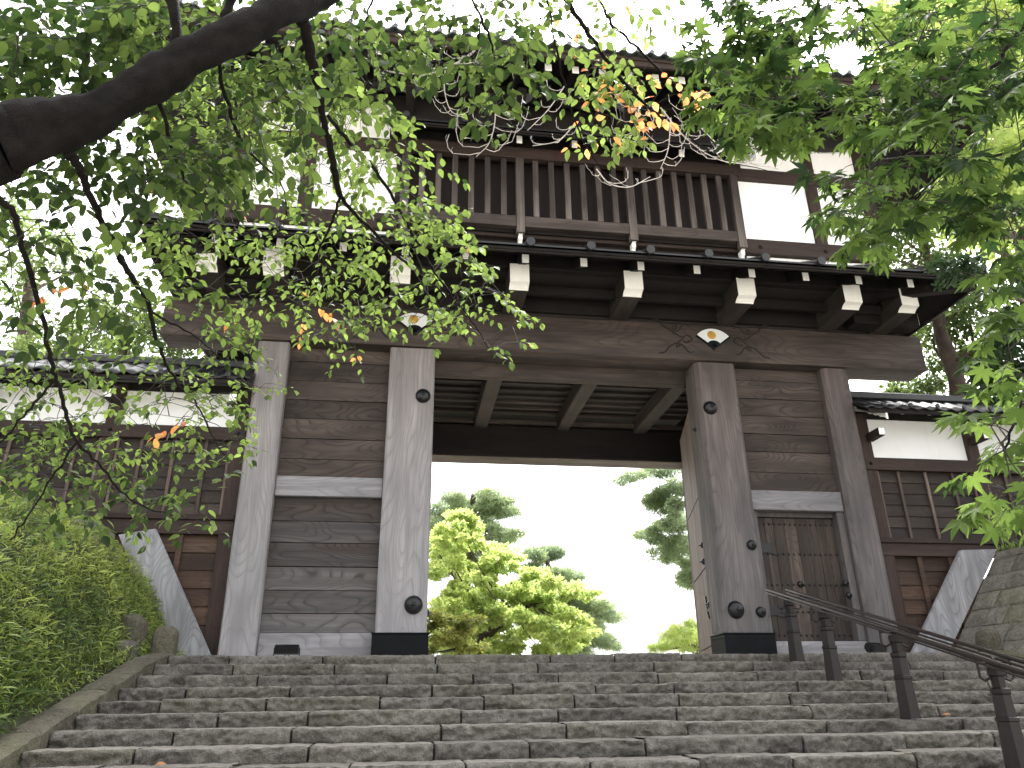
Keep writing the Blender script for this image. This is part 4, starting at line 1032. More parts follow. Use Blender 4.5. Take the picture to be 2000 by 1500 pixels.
class Tree:
    def __init__(s): s.nodes = []; s.br = MB(); s.tw = MB(); s.L = []; s.O = []
    def branch(s, path, seg=8, rough=0, jit=0.0, mb=None):
        p = path.copy()
        if jit: p[1:-1, :3] += rng.normal(0, jit, (len(p)-2, 3))
        (mb or s.br).tube(p[:, :3], np.maximum(p[:, 3], .0015), seg, rough=rough, cap=True); s.nodes += [tuple(q[:3]) for q in p]
    def grow(s, targets, gap=.35):
        """join each target to its nearest node by a thin drooping stem; returns outward directions"""
        T = np.array(targets); nodes = np.array(s.nodes); dirs = []
        d = np.array([np.min(np.linalg.norm(nodes-t, axis=1)) for t in T]); order = np.argsort(d); nodes = list(map(np.array, s.nodes)); out = [None]*len(T)
        arr = np.array(nodes)
        for i in order:
            t = T[i]; k = np.argmin(np.linalg.norm(arr-t, axis=1)); a = arr[k]; L = np.linalg.norm(t-a)
            mid = (a+t)/2+rng.normal(0, .06*L, 3)+np.array([0, 0, .10*L])
            n = max(2, int(L/.12)+1); us = np.linspace(0, 1, n+1)[:, None]; pts = (1-us)**2*a+2*us*(1-us)*mid+us**2*t
            if L > .02: s.tw.tube(pts, np.linspace(.0022+.003*min(L, 1), .0014, len(pts)), 4, cap=False)
            arr = np.vstack([arr, pts[1:]]); dd = unit((t-mid)[None])[0]; out[i] = dd
        s.nodes = [tuple(q) for q in arr]; return out
    def twig_leaves(s, t, d, n, L, size, orange=0.0, shade=0.5, bucket=None):
        """a leafy shoot starting at t heading d"""
        d = d+rng.normal(0, .35, 3); d[2] = d[2]*.5-.22; d = unit(d[None])[0]
        side = unit(np.cross(d, (0, 0, 1.))[None])[0]; q = t.copy(); pts = [t.copy()]
        for i in range(n):
            d2 = unit((d+np.array([0, 0, -.10*i*.5])+rng.normal(0, .10, 3))[None])[0]
            q = q+d2*L/n; pts.append(q.copy()); sg = 1 if i % 2 else -1
            for rep in range(2 if i >= n-1 else 1):
                ld = unit((d2*.55+side*sg*(.8 if rep == 0 else .1)+np.array([0, 0, -.35])+rng.normal(0, .28, 3))[None])[0]
                nn = unit((np.array([0, 0, 1.])+rng.normal(0, .38, 3))[None])[0]
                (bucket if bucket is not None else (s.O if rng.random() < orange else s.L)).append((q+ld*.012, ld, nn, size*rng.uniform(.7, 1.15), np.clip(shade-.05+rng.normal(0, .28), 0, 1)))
        s.tw.tube(pts, np.linspace(.0018, .0009, len(pts)), 3, cap=False)
    def finish(s, root, tmpl, mat, omat=None, bark='bark', leafname='leaf_crown'):
        s.br.build('branch', bark, root, smooth='all'); s.tw.build('twig', 'twig', root, smooth='all', fix=False)
        if s.L: L = s.L; leaves(leafname, tmpl, [l[0] for l in L], [l[1] for l in L], [l[2] for l in L], [l[3] for l in L], [l[4] for l in L], mat, root)
        if s.O: L = s.O; leaves('orange_leaves', tmpl, [l[0] for l in L], [l[1] for l in L], [l[2] for l in L], [l[3] for l in L], [l[4] for l in L], omat, root)

# ---- cherry tree reaching in from the left
ct = empty('cherry_tree', (-7.2, -12.6, zl), label='cherry tree with thick dark limb at top left, hanging green and orange leaves', cat='tree'); ct.location = (0, 0, 0)
T = Tree()
limb = [(0, 276, 2.75, .125), (70, 256, 2.8, .102), (175, 222, 2.9, .085), (265, 176, 3.0, .076), (350, 124, 3.1, .078), (440, 76, 3.2, .074), (525, 30, 3.35, .078), (610, -10, 3.55, .078), (700, -60, 3.8, .07), (820, -130, 4.1, .06), (1000, -170, 4.5, .045), (1200, -200, 4.9, .03)]
p = ppath(limb); p0 = p[0, :3]
trunk = smooth_path([(-6.9, -12.4, zl-.1, .34), (-6.75, -12.45, -1.2, .26), (-6.4, -12.5, -.1, .22), (-5.6, -12.3, .65, .19), tuple(at(-260, 370, 2.65))+(.17,), tuple(at(-110, 312, 2.7))+(.145,), tuple(p0)+(.124,)])
tb = MB(); tb.tube(trunk[:, :3], trunk[:, 3], 18, rough=.25); tb.build('trunk', 'bark', ct, smooth='all')
T.branch(p, 22, rough=.3, jit=.004)
def br(rows, **k): T.branch(ppath(rows), seg=k.pop('seg', 7), rough=.35, jit=.004)
br([(15, 240, 2.78, .05), (-30, 232, 2.7, .045), (-120, 225, 2.6, .04)])
br([(585, 18, 3.5, .035), (605, 90, 3.6, .026), (618, 160, 3.75, .021), (628, 215, 3.9, .02), (645, 300, 4.1, .018), (665, 383, 4.3, .017)])
br([(665, 383, 4.3, .012), (700, 425, 4.4, .010), (755, 480, 4.55, .009), (800, 520, 4.7, .007), (850, 560, 4.9, .005), (900, 585, 5.0, .003)])
br([(665, 383, 4.3, .009), (650, 430, 4.35, .007), (628, 480, 4.4, .006), (612, 520, 4.5, .004), (600, 590, 4.6, .002)])
br([(640, 225, 3.95, .010), (690, 285, 4.1, .010), (735, 335, 4.3, .010), (775, 400, 4.5, .009), (820, 480, 4.7, .008), (855, 540, 4.9, .007), (900, 600, 5.0, .005), (940, 655, 5.1, .003), (972, 712, 5.2, .0015)])
br([(130, 290, 2.85, .022), (150, 325, 2.95, .017), (185, 400, 3.1, .014), (215, 465, 3.25, .0125), (250, 530, 3.4, .011), (285, 585, 3.55, .0105), (302, 650, 3.7, .010), (325, 710, 3.85, .008), (350, 755, 4.0, .007), (385, 790, 4.1, .005), (420, 860, 4.2, .003), (445, 900, 4.3, .002)])
br([(215, 470, 3.25, .009), (260, 540, 3.5, .007), (300, 610, 3.8, .006), (370, 650, 4.0, .004), (430, 700, 4.2, .003), (480, 750, 4.3, .002)])
br([(-60, 352, 2.6, .012), (20, 408, 2.7, .011), (42, 480, 2.8, .010), (75, 590, 2.95, .010), (98, 700, 3.1, .0095), (112, 745, 3.2, .009), (130, 815, 3.3, .008), (150, 860, 3.4, .007), (200, 915, 3.5, .006), (255, 975, 3.6, .005), (330, 1005, 3.7, .003), (400, 1018, 3.8, .002)])
br([(150, 865, 3.4, .006), (110, 920, 3.4, .005), (70, 985, 3.4, .004), (20, 1055, 3.4, .003)])
br([(104, 745, 3.2, .006), (60, 795, 3.2, .005), (15, 850, 3.2, .004), (-40, 900, 3.2, .003)])
br([(330, 132, 3.1, .014), (345, 60, 3.1, .02), (320, -60, 3.1, .03)], seg=8)
br([(420, 90, 3.2, .018), (445, 20, 3.3, .02), (470, -60, 3.3, .02)], seg=8)
br([(1000, -170, 4.5, .02), (1060, -60, 4.3, .016), (1115, 15, 4.2, .014), (1160, 80, 4.3, .012), (1210, 150, 4.4, .011), (1262, 205, 4.5, .009), (1330, 255, 4.6, .007), (1400, 305, 4.7, .005), (1450, 322, 4.75, .003), (1540, 340, 4.8, .0015)])
br([(1100, -185, 4.7, .014), (1160, -30, 4.5, .010), (1190, 38, 4.4, .009), (1230, 80, 4.4, .008), (1280, 130, 4.5, .007), (1335, 185, 4.6, .006), (1365, 250, 4.7, .005), (1410, 300, 4.7, .003)])
br([(1060, -60, 4.3, .006), (1080, 60, 4.3, .006), (1090, 110, 4.35, .006), (1108, 180, 4.4, .006), (1125, 245, 4.45, .005), (1160, 310, 4.5, .003), (1185, 345, 4.5, .002)])
br([(820, -130, 4.1, .010), (900, -40, 4.1, .008), (940, 40, 4.15, .007), (962, 90, 4.2, .006), (968, 170, 4.25, .005), (967, 210, 4.3, .004), (960, 265, 4.3, .003), (935, 305, 4.35, .0015)])
br([(940, 40, 4.15, .005), (928, 100, 4.2, .005), (890, 125, 4.25, .004), (845, 142, 4.3, .004), (790, 148, 4.3, .003), (745, 138, 4.35, .0015)])
br([(760, -90, 3.9, .008), (720, 20, 4.0, .006), (700, 90, 4.1, .004), (720, 160, 4.2, .003), (760, 200, 4.3, .002)])
br([(420, 90, 3.2, .010), (440, 190, 3.4, .009), (480, 290, 3.7, .007), (545, 350, 4.0, .005), (560, 420, 4.2, .003)])
br([(300, 150, 3.05, .01), (330, 260, 3.2, .008), (360, 350, 3.4, .006), (430, 420, 3.6, .004), (520, 470, 3.9, .003)])
main_nodes = list(T.nodes)
#   region polygon, twigs, depth range, leaf size, shade, orange
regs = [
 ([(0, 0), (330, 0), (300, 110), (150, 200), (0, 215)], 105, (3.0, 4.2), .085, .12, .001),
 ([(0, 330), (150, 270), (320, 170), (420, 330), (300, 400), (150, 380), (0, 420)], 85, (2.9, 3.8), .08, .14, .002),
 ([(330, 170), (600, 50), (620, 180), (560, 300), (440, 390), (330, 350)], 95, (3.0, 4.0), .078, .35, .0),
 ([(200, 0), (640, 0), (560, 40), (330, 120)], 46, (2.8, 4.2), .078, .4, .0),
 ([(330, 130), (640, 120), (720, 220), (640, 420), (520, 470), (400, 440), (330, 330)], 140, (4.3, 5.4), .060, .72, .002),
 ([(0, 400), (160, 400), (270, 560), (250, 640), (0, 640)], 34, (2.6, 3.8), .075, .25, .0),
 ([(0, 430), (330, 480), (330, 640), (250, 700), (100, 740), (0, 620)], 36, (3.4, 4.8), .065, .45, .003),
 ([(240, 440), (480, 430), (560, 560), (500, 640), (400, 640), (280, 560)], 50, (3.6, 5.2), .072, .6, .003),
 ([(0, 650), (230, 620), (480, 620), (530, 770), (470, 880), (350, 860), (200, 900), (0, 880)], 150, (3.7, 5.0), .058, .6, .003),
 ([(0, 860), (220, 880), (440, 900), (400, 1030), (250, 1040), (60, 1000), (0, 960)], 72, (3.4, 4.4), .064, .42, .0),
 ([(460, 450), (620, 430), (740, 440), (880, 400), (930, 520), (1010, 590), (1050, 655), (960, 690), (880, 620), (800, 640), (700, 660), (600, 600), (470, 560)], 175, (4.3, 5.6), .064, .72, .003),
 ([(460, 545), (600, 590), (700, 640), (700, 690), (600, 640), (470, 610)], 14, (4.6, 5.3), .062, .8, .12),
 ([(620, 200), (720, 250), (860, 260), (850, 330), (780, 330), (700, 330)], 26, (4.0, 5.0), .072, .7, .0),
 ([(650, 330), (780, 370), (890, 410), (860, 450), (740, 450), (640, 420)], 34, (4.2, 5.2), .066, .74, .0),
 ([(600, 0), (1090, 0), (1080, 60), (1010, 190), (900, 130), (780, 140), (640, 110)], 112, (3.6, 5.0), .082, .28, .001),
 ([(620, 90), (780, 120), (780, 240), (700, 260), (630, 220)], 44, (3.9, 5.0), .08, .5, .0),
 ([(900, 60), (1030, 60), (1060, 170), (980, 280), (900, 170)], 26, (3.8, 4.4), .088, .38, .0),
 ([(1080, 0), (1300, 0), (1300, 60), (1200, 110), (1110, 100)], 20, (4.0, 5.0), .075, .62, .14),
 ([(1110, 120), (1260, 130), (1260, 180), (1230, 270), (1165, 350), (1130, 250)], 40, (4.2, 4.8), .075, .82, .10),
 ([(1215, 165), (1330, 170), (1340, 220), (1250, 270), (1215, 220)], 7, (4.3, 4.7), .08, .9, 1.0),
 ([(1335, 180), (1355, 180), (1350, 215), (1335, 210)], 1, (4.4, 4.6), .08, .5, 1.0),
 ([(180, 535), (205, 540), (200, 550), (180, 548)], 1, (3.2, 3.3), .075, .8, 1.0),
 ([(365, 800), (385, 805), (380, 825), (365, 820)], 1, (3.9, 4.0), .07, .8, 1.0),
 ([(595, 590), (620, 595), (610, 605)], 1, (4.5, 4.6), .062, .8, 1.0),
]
tg = []; info = []
for poly, n, (d0, d1), sz, sh, og in regs:
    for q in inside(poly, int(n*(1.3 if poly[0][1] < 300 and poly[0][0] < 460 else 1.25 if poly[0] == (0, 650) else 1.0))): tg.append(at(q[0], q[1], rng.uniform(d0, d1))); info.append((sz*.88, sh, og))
for i, t in enumerate(tg):           # keep the shoots off the near side of the thick limb
    q = M3@(t-CAM); px_, py_ = 1000+FPX*q[0]/q[2], 750-FPX*q[1]/q[2]
    ly = np.interp(px_, [l[0] for l in limb], [l[1] for l in limb]); ld = np.interp(px_, [l[0] for l in limb], [l[2] for l in limb])
    if px_ < 640 and abs(py_-ly) < 150 and q[2] < ld+.35: tg[i] = CAM+(t-CAM)*(ld+rng.uniform(.35, 1.1))/q[2]
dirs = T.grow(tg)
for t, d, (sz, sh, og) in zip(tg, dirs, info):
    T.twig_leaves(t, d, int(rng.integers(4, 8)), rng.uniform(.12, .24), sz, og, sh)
# bare pale shoots
bare = MB()
def bare_spray(rows, n, L, r0=.0035):
    bare = MB()
    p = ppath(rows); bare.tube(p[:, :3], np.linspace(r0*1.3, .002, len(p)), 5, cap=False)
    for i in range(n):
        k = int((.15+.85*i/n)*(len(p)-1)); a = p[k, :3]; tdir = unit((p[min(k+1, len(p)-1), :3]-p[max(k-1, 0), :3])[None])[0]
        sg = 1 if i % 2 else -1; s_ = M3[0]*sg; l = L*rng.uniform(.5, 1.2); pts = []
        for u in np.linspace(0, 1, 7): pts.append(a+s_*l*math.sin(u*1.5)*.9+tdir*l*u*(1-u)*.9+np.array([0, 0, 1.])*l*(u**2.2)*.75+M3[2]*l*.4*u*rng.normal(0, .5))
        bare.tube(pts, np.linspace(.0028, .0015, 7), 4, cap=False)
        if rng.random() < .8:
            for kk in (3, 5): bare.tube([pts[kk], pts[kk]+np.array([0, 0, l*.12])+s_*l*.04, pts[kk]+np.array([0, 0, l*.22])], [.0014, .0012, .0009], 3, cap=False)
    bare.build('bare_shoot', 'bare', ct, smooth='all', fix=False)
bare_spray([(968, 190, 4.3, .003), (966, 240, 4.3, .003), (955, 280, 4.3, .003), (930, 306, 4.35, .003)], 9, .21)
bare_spray([(870, 130, 4.3, .003), (868, 175, 4.3, .003), (880, 215, 4.35, .003), (905, 230, 4.35, .003)], 9, .11)
bare_spray([(930, 100, 4.2, .004), (880, 130, 4.25, .004), (820, 147, 4.3, .004), (755, 138, 4.35, .003)], 7, .12, .007)
bare_spray([(820, 130, 4.3, .002), (822, 160, 4.3, .002), (828, 172, 4.3, .002)], 5, .07)
bare_spray([(1105, 165, 4.4, .003), (1070, 215, 4.4, .003), (1030, 255, 4.4, .003)], 6, .12)
bare_spray([(1120, 245, 4.4, .003), (1090, 275, 4.4, .003), (1040, 285, 4.4, .003)], 5, .10)
bare_spray([(1165, 330, 4.5, .003), (1190, 358, 4.5, .003), (1230, 365, 4.5, .003), (1270, 345, 4.5, .003)], 6, .13)
bare_spray([(1310, 230, 4.55, .003), (1305, 290, 4.55, .003), (1290, 330, 4.55, .003)], 8, .15)
bare_spray([(1330, 190, 4.6, .003), (1370, 250, 4.65, .003), (1440, 310, 4.7, .003), (1520, 330, 4.7, .003)], 12, .17)
bare_spray([(1290, 210, 4.6, .003), (1340, 270, 4.65, .003), (1400, 310, 4.7, .003), (1460, 322, 4.7, .003)], 12, .16)
bare_spray([(1400, 300, 4.6, .003), (1470, 262, 4.65, .003), (1530, 250, 4.7, .003), (1565, 232, 4.7, .003)], 5, .08)
bare_spray([(1250, 190, 4.6, .003), (1240, 250, 4.65, .003), (1210, 300, 4.7, .003)], 7, .13)
T.finish(ct, CH_L, 'cherry', 'orange')

# ---- maple reaching in from the right
mt = empty('maple_tree', (0, 0, 0), label='maple tree with star-shaped green leaves hanging over the right side of the view', cat='tree')
T = Tree()
root_ = at(2300, -160, 2.6)
trunk = smooth_path([(2.2, -10.6, zl-.1, .2), (2.3, -10.7, -.8, .16), (2.1, -10.9, .8, .13), (1.6, -11.2, 2.0, .10), tuple(root_)+(.06,)])
tb = MB(); tb.tube(trunk[:, :3], trunk[:, 3], 14, rough=.2); tb.build('trunk', 'bark', mt, smooth='all')
a = tuple(root_)
def mbr(rows): T.branch(ppath(rows), seg=6, jit=.003)
T.branch(smooth_path([a+(.04,), tuple(at(2150, -60, 2.55))+(.02,), tuple(at(2010, 30, 2.5))+(.010,)]), seg=8)
mbr([(2010, 30, 2.5, .010), (1965, 100, 2.5, .008), (1915, 165, 2.5, .007), (1870, 215, 2.5, .006), (1800, 265, 2.5, .005), (1740, 330, 2.5, .004), (1690, 390, 2.45, .0025)])
mbr([(2010, 30, 2.5, .006), (1960, 40, 2.6, .005), (1900, 50, 2.7, .004), (1820, 70, 2.8, .003), (1740, 90, 2.85, .0025), (1640, 110, 2.9, .002)])
mbr([(2150, -60, 2.55, .008), (1950, -80, 2.8, .006), (1780, -70, 3.0, .005), (1600, -50, 3.1, .004), (1450, -30, 3.2, .003), (1380, 20, 3.2, .0025)])
mbr([(1870, 215, 2.5, .004), (1850, 250, 2.5, .003), (1790, 330, 2.6, .0025), (1760, 400, 2.6, .002)])
mbr([(2080, 180, 2.4, .008), (2000, 280, 2.4, .006), (1920, 310, 2.4, .004), (1850, 330, 2.45, .003), (1780, 400, 2.5, .002)])
mbr([(2150, -60, 2.5, .012), (2130, 150, 2.4, .010), (2100, 450, 2.2, .008), (2060, 650, 2.1, .006), (2000, 780, 2.05, .004), (1960, 880, 2.0, .003)])
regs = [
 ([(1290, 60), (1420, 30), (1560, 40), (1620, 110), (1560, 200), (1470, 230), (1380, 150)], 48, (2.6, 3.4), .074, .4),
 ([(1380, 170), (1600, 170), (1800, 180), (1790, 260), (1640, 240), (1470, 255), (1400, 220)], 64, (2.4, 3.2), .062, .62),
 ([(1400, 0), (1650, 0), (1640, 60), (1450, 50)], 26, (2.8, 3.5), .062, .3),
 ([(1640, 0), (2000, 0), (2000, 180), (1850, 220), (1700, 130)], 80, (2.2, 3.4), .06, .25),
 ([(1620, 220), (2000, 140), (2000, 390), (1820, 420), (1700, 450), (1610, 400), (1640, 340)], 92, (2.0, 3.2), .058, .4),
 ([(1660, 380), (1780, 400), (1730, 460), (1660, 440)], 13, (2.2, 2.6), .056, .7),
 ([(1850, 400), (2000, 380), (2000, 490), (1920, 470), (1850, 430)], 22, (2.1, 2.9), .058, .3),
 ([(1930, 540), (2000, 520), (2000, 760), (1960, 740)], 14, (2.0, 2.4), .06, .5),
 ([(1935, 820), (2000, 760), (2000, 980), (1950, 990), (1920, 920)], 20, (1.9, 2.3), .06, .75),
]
tg = []; info = []
for poly, n, (d0, d1), sz, sh in regs:
    for q in inside(poly, n): tg.append(at(q[0], q[1], rng.uniform(d0, d1))); info.append((sz, sh))
dirs = T.grow(tg)
for t, d, (sz, sh) in zip(tg, dirs, info):
    d = d+rng.normal(0, .3, 3); d[2] = d[2]*.5-.1; d = unit(d[None])[0]; side = unit(np.cross(d, (0, 0, 1.))[None])[0]; q = t.copy(); pts = [t.copy()]
    for i in range(2):
        q = q+d*.045; pts.append(q.copy())
        for sg in (-1, 1) if i < 1 else (-1, 0, 1):
            ld = unit((d*(.5 if sg else 1.2)+side*sg*.9+np.array([0, 0, -.45])+rng.normal(0, .25, 3))[None])[0]
            nn = unit((np.array([-.1, -.25, 1.])+rng.normal(0, .42, 3))[None])[0]; b0 = q+ld*.022
            T.tw.tube([q, b0], [.0008, .0006], 3, cap=False)
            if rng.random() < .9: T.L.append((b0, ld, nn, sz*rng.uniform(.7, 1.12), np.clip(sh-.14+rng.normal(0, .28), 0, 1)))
    T.tw.tube(pts, [.0015, .0012, .001], 3, cap=False)
T.finish(mt, MP_L, 'maple')

# ---- background trees
def bg_tree(name, base, trunk_pts, clumps, leaf, mat, label, cat, dens, tmpl=QD_L, bark='bgbark', shell=.55, flat=1.0, group=None, limbs=True):
    """clumps: (x,y,z,rx,ry,rz) ellipsoids of foliage; leaves fill each one's shell"""
    e = empty(name, (0, 0, 0), label=label, cat=cat, group=group)
    mb = MB(); tp = smooth_path(trunk_pts, 5); mb.tube(tp[:, :3], tp[:, 3], 9, rough=.15); mb.build('trunk', bark, e, smooth='all')
    lb = MB(); P = []; X = []; Nn = []; S = []; R_ = []
    for ci, (x, y, z, rx, ry, rz) in enumerate(clumps):
        c = np.array([x, y, z]); k = np.argmin(np.linalg.norm(tp[:, :3]-(c-np.array([0, 0, rz+.5*rx])), axis=1)); a = tp[k, :3]
        if limbs and (ci % 4 == 0 or len(clumps) < 30):
            mid = (a+c)/2+rng.normal(0, .3, 3)*rx+np.array([0, 0, -.12*np.linalg.norm(c-a)]); us = np.linspace(0, 1, 7)[:, None]
            pts = (1-us)**2*a+2*us*(1-us)*mid+us**2*c; r0 = min(tp[k, 3]*.45, .028*np.linalg.norm(c-a)+.01); lb.tube(pts, np.linspace(r0, r0*.25, 7), 5, cap=False)
        n = int(dens*rx*ry**.5*rz**.5*4)
        u = unit(rng.normal(0, 1, (n, 3))); rr = shell+(1-shell)*rng.random((n, 1))**.6
        # clumpy: sub-clusters inside the ellipsoid
        sub = unit(rng.normal(0, 1, (max(4, n//45), 3)))*(.45+.55*rng.random((max(4, n//45), 1))); ks = rng.integers(0, len(sub), n)
        q = sub[ks]*.85+u*rr*.36; 
        p = c+q*np.array([rx, ry, rz]); P.append(p)
        out = unit(q*np.array([1, 1, 1.3])); X.append(unit(out*.5+rng.normal(0, .6, (n, 3))+np.array([0, 0, -.1]))); Nn.append(unit(rng.normal(0, .7, (n, 3))+np.array([0, 0, 1.])*flat))
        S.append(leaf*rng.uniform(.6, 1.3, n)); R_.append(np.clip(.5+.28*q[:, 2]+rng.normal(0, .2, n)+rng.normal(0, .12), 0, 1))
    if limbs: lb.build('limb', bark, e, smooth='all', fix=False)
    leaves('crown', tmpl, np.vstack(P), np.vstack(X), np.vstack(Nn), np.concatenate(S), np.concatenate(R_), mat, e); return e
def px_clumps(L, depth, jy=1.0, sc_=1.12):      # (px,py,rpx,rpy) at a depth -> clumps of that size
    out = []
    for (px, py, a, b_) in L:
        d = depth+rng.uniform(-jy, jy); c = at(px, py, d); s_ = d/FPX; out.append((c[0], c[1], c[2], a*s_*sc_, max(a, b_)*s_*sc_, b_*s_*sc_))
    return out
def tk(rows): return [tuple(at(a, b_, d))+(r,) for a, b_, d, r in rows]

def pads(poly, n, rx, ry): return [(q[0], q[1], rx*rng.uniform(.6, 1.3), ry*rng.uniform(.7, 1.3)) for q in inside(poly, n)]
pf = pads([(842, 975), (925, 955), (985, 975), (1000, 1000), (960, 1015), (1015, 1045), (960, 1060), (960, 1120), (842, 1130)], 56, 26, 8)
bg_tree('pine_tree', None, tk([(905, 1330, 30, .4), (900, 1200, 30, .32), (915, 1080, 30, .22), (925, 965, 30, .1)]), px_clumps(pf, 30, 1.5), .17, 'pine', 'tall pine with flat layered pads seen through the gate beside the left pillar', 'tree', 1300, NE_L, flat=0)
pf = pads([(1040, 1075), (1080, 1070), (1090, 1110), (1130, 1130), (1150, 1165), (1190, 1185), (1215, 1205), (1195, 1225), (1215, 1275), (1060, 1275), (1000, 1180), (1010, 1120)], 80, 26, 9)
bg_tree('pine_tree', None, tk([(1080, 1340, 34, .4), (1075, 1250, 34, .3), (1080, 1150, 34, .18), (1065, 1085, 34, .08)]), px_clumps(pf, 34, 1.5), .18, 'pine', 'spreading darker pine behind the yellow-green tree, right edge against the sky', 'tree', 1300, NE_L, flat=0)
pf = pads([(842, 1060), (885, 1010), (910, 1000), (935, 1050), (985, 1080), (1020, 1110), (1075, 1115), (1130, 1135), (1165, 1165), (1125, 1195), (1140, 1225), (1175, 1275), (842, 1275)], 185, 28, 10)
bg_tree('yellow_green_tree', None, tk([(915, 1340, 24, .28), (945, 1250, 24, .18), (990, 1210, 24, .11), (1040, 1180, 24, .05)]), px_clumps(pf, 24, 2.6, 1.0), .125, 'bg_yellow', 'bright yellow-green tree seen through the gate opening', 'tree', 1000)
pf = pads([(835, 1185), (880, 1190), (950, 1215), (930, 1275), (835, 1275)], 16, 26, 8)
bg_tree('maple_tree', None, tk([(893, 1330, 17.5, .14), (897, 1280, 17.5, .11), (900, 1240, 17.5, .08), (890, 1215, 17.5, .04)]), px_clumps(pf, 17, .6), .09, 'bg_olive', 'low olive maple with flat sprays just beyond the left gate pillar', 'tree', 1500)
pf = pads([(1270, 960), (1340, 940), (1365, 1180), (1335, 1170), (1320, 1110), (1280, 1080), (1300, 1060), (1245, 1045), (1285, 1010)], 42, 25, 10)+[(1212, 937, 22, 7), (1240, 930, 26, 8), (1275, 925, 30, 8), (1310, 922, 30, 9), (1250, 1042, 22, 6)]
bg_tree('pine_tree', None, tk([(1400, 1330, 27, .4), (1390, 1150, 27, .32), (1375, 1000, 27, .22), (1360, 880, 27, .12)]), px_clumps(pf, 27, 1.2), .15, 'pine', 'pine reaching in beside the open door leaf on the right of the opening', 'tree', 1400, NE_L, flat=0)
pf = pads([(1310, 1215), (1365, 1195), (1365, 1275), (1235, 1275), (1290, 1250)], 22, 22, 7)
bg_tree('pine_tree', None, tk([(1380, 1340, 24, .25), (1375, 1290, 24, .2), (1360, 1250, 24, .12)]), px_clumps(pf, 24, .8), .13, 'bg_yellow', 'low sunlit pine at the foot of the opening beside the door leaf', 'tree', 1400, NE_L, flat=0)
# right of the gate
t1 = px_clumps([(1740, 440, 60, 40), (1800, 500, 60, 34), (1720, 500, 30, 26), (1830, 640, 60, 40), (1890, 620, 60, 40), (1840, 580, 50, 28), (1780, 760, 50, 20), (1860, 700, 60, 36), (1820, 770, 50, 18), (1930, 700, 50, 34), (1910, 560, 50, 26), (1750, 775, 36, 14), (1950, 640, 40, 36)], 19, 1.5)
bg_tree('broadleaf_tree', None, tk([(1880, 1100, 19, .26), (1872, 780, 19, .2), (1850, 690, 19, .19), (1835, 640, 19, .15), (1810, 500, 19, .09), (1800, 420, 19, .05)]), t1, .13, 'bg_green', 'leafy tree with leaning dark trunk behind the right wing wall', 'tree', 560)
t2 = px_clumps([(1960, 720, 60, 36), (1990, 660, 60, 40), (1940, 760, 50, 26), (2010, 600, 50, 40), (1930, 680, 30, 26), (1870, 520, 60, 16), (1980, 740, 50, 40)], 14, 1.0)
bg_tree('dark_tree', None, tk([(2060, 1100, 14, .25), (2050, 800, 14, .2), (2030, 600, 14, .12)]), t2, .12, 'bg_dark', 'dark dense tree at the right edge behind the maple leaves', 'tree', 800)
t3 = px_clumps([(1830, 60, 110, 70), (1950, 40, 110, 70), (1900, 170, 90, 60), (1990, 200, 90, 80), (1860, 300, 70, 60), (1960, 330, 90, 80), (1800, 400, 60, 50), (1900, 420, 80, 50), (1990, 460, 70, 60), (1770, 140, 50, 40), (1730, 50, 50, 40)], 22, 2)
bg_tree('broadleaf_tree', None, tk([(2060, 1100, 22, .5), (2040, 700, 22, .4), (1990, 400, 22, .28), (1930, 150, 22, .14)]), t3, .19, 'bg_yellow', 'tall sunlit yellow-green tree behind the right end of the upper roof', 'tree', 480)
# left of the gate
t4 = px_clumps([(250, 640, 70, 40), (180, 600, 50, 34), (330, 690, 60, 26), (210, 690, 60, 24), (120, 660, 50, 30), (300, 610, 40, 30), (420, 700, 40, 18), (60, 690, 50, 24)], 20, 1.4)
bg_tree('broadleaf_tree', None, tk([(260, 1100, 20, .3), (250, 800, 20, .22), (240, 640, 20, .12)]), t4, .13, 'bg_green', 'green tree behind the left wing wall roof, seen through cherry leaves', 'tree', 420)
t5 = px_clumps([(30, 560, 60, 40), (90, 480, 60, 40), (10, 420, 50, 50), (150, 520, 40, 30)], 26, 2)
bg_tree('broadleaf_tree', None, tk([(40, 1100, 26, .4), (45, 750, 26, .3), (60, 520, 26, .15)]), t5, .18, 'bg_green', 'distant pale green tree at the left edge above the wing wall roof', 'tree', 150)

# ---- bamboo grass over the left bank
n = 26000; P = []; X = []
xs_ = -7.0-rng.random(n)**1.3*3.8; ys_ = .1-rng.random(n)*8.5
for x, y in zip(xs_, ys_): P.append((x, y, bank_z(x, y)+rng.random()*.20+.0))
P = np.array(P)
X = rng.normal(0, .8, (n, 3))+np.array([.35, -.4, .15]); X[:, 2] = np.abs(X[:, 2])*.55-.1
R_ = np.clip(.42+rng.normal(0, .25, n)+.75*np.array([mnoise.noise(Vector((p[0]*1.6, p[1]*1.4, p[2]))) for p in P])+(P[:, 2]-1.0)*.10, 0, 1)
tag(leaves('bamboo_grass', GR_L, P, X, unit(rng.normal(0, .45, (n, 3))+np.array([.2, -.35, 1])), rng.uniform(.07, .15, n)*np.clip(1+(-2-P[:, 1])*.12, 1, 1.6), R_, 'sasa'), 'dense bright bamboo grass covering the bank left of the stairs', 'ground cover', kind='stuff')
n = 9000; P = []
for i in range(n):
    y = .0-rng.random()*8.5; x = -(6.80+.072*max(0, Y0-y))-rng.random()**1.2*.9; P.append((x, y, max(bank_z(x, y), stair_z(y)+.02)+rng.random()*.16))
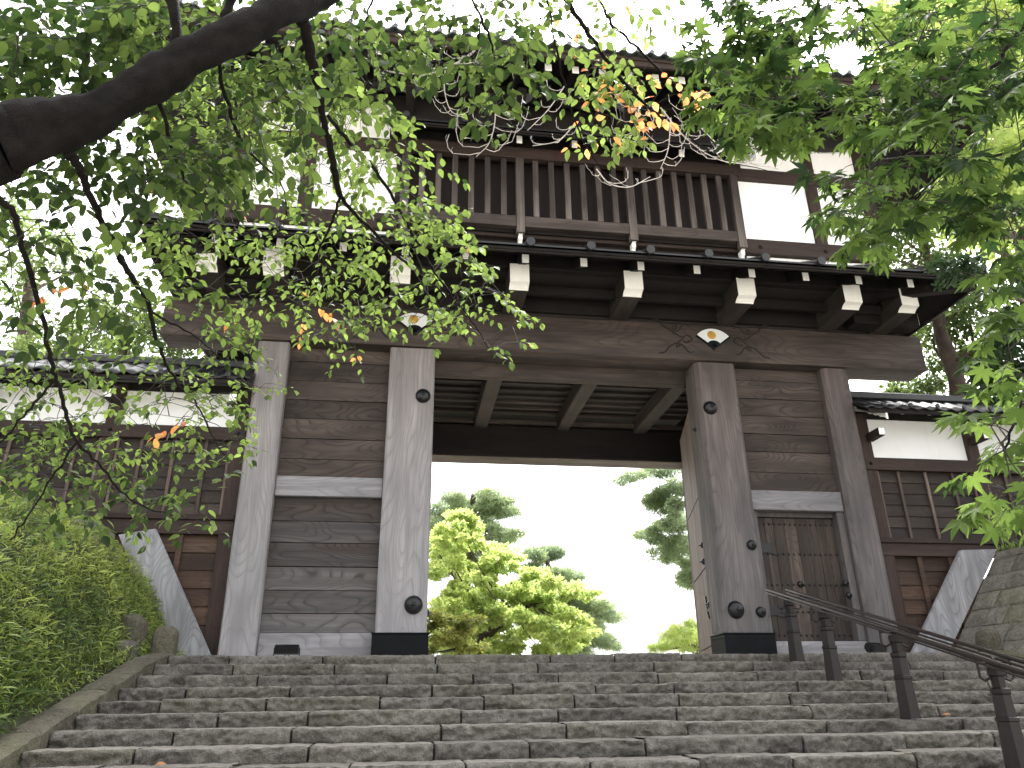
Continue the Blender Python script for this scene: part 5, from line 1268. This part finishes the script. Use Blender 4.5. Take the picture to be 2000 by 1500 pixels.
tag(leaves('creeping_plants', GR_L, P, rng.normal(0, .8, (n, 3))+np.array([.5, -.3, -.1]), unit(rng.normal(0, .45, (n, 3))+np.array([.3, -.4, 1])), rng.uniform(.06, .13, n), np.clip(rng.normal(.35, .25, n), 0, 1), 'sasa'), 'low leafy plants spilling over the left kerb of the stairs', 'ground cover', kind='stuff')
# ivy by the slanting board
n = 2600; P = []
for i in range(n):
    u, v_ = rng.random(), rng.random(); z = .15+2.25*v_; x = -7.16-.58*z-u*.7; y = .02-rng.random()*1.1; P.append((x+rng.normal(0, .03), y, z+rng.normal(0, .04)))
tag(leaves('ivy', QD_L, P, rng.normal(0, 1, (n, 3))+np.array([0, -.3, -.6]), unit(rng.normal(0, .5, (n, 3))+np.array([.5, -.9, .6])), rng.uniform(.06, .11, n), np.clip(rng.normal(.3, .2, n), 0, 1), 'sasa'), 'ivy creeping over the stone wall end beside the left slanting board', 'ivy', kind='stuff')
n = 900; P = []
for i in range(n): x = 8.82+rng.random()*1.2; y = .1-rng.random()*3; P.append((x, y, 2.05+.3*min(0, (y+2.3)*.302)))
tag(leaves('grass', GR_L, P, rng.normal(0, .6, (n, 3))+np.array([-.3, -.3, .9]), unit(rng.normal(0, .5, (n, 3))+np.array([0, -.6, .6])), rng.uniform(.12, .28, n), rng.random(n)*.5, 'sasa'), 'dark grass growing on top of the right stone wall', 'grass', kind='stuff')

# a few fallen leaves on the steps
spots = [(1860, 1408, 5, 'orange fallen leaf on a step near the right handrail posts'), (930, 1481, 8, 'brown curled fallen leaf on a low step near centre'), (330, 1458, 7, 'pale fallen leaf on a low step at the left'), (810, 1480, 8, 'orange fallen leaf on a low step left of centre')]
for px, py, k, lab in spots:
    d = M3.T@np.array([(px-1000)/FPX, (750-py)/FPX, 1.0]); yy = Y0-(k+1)*D+.16; t = (yy-CAM[1])/d[1]; q = CAM+t*d
    o = leaves('fallen_leaf', CH_L, [(q[0], yy, -(k+1)*RI+.035)], [(rng.normal(), rng.normal(), .1)], [(rng.normal(0, .3), -.5, 1)], [.1], [rng.random()], 'fallen'); tag(o, lab, 'leaf', 'fallen leaves on the steps')
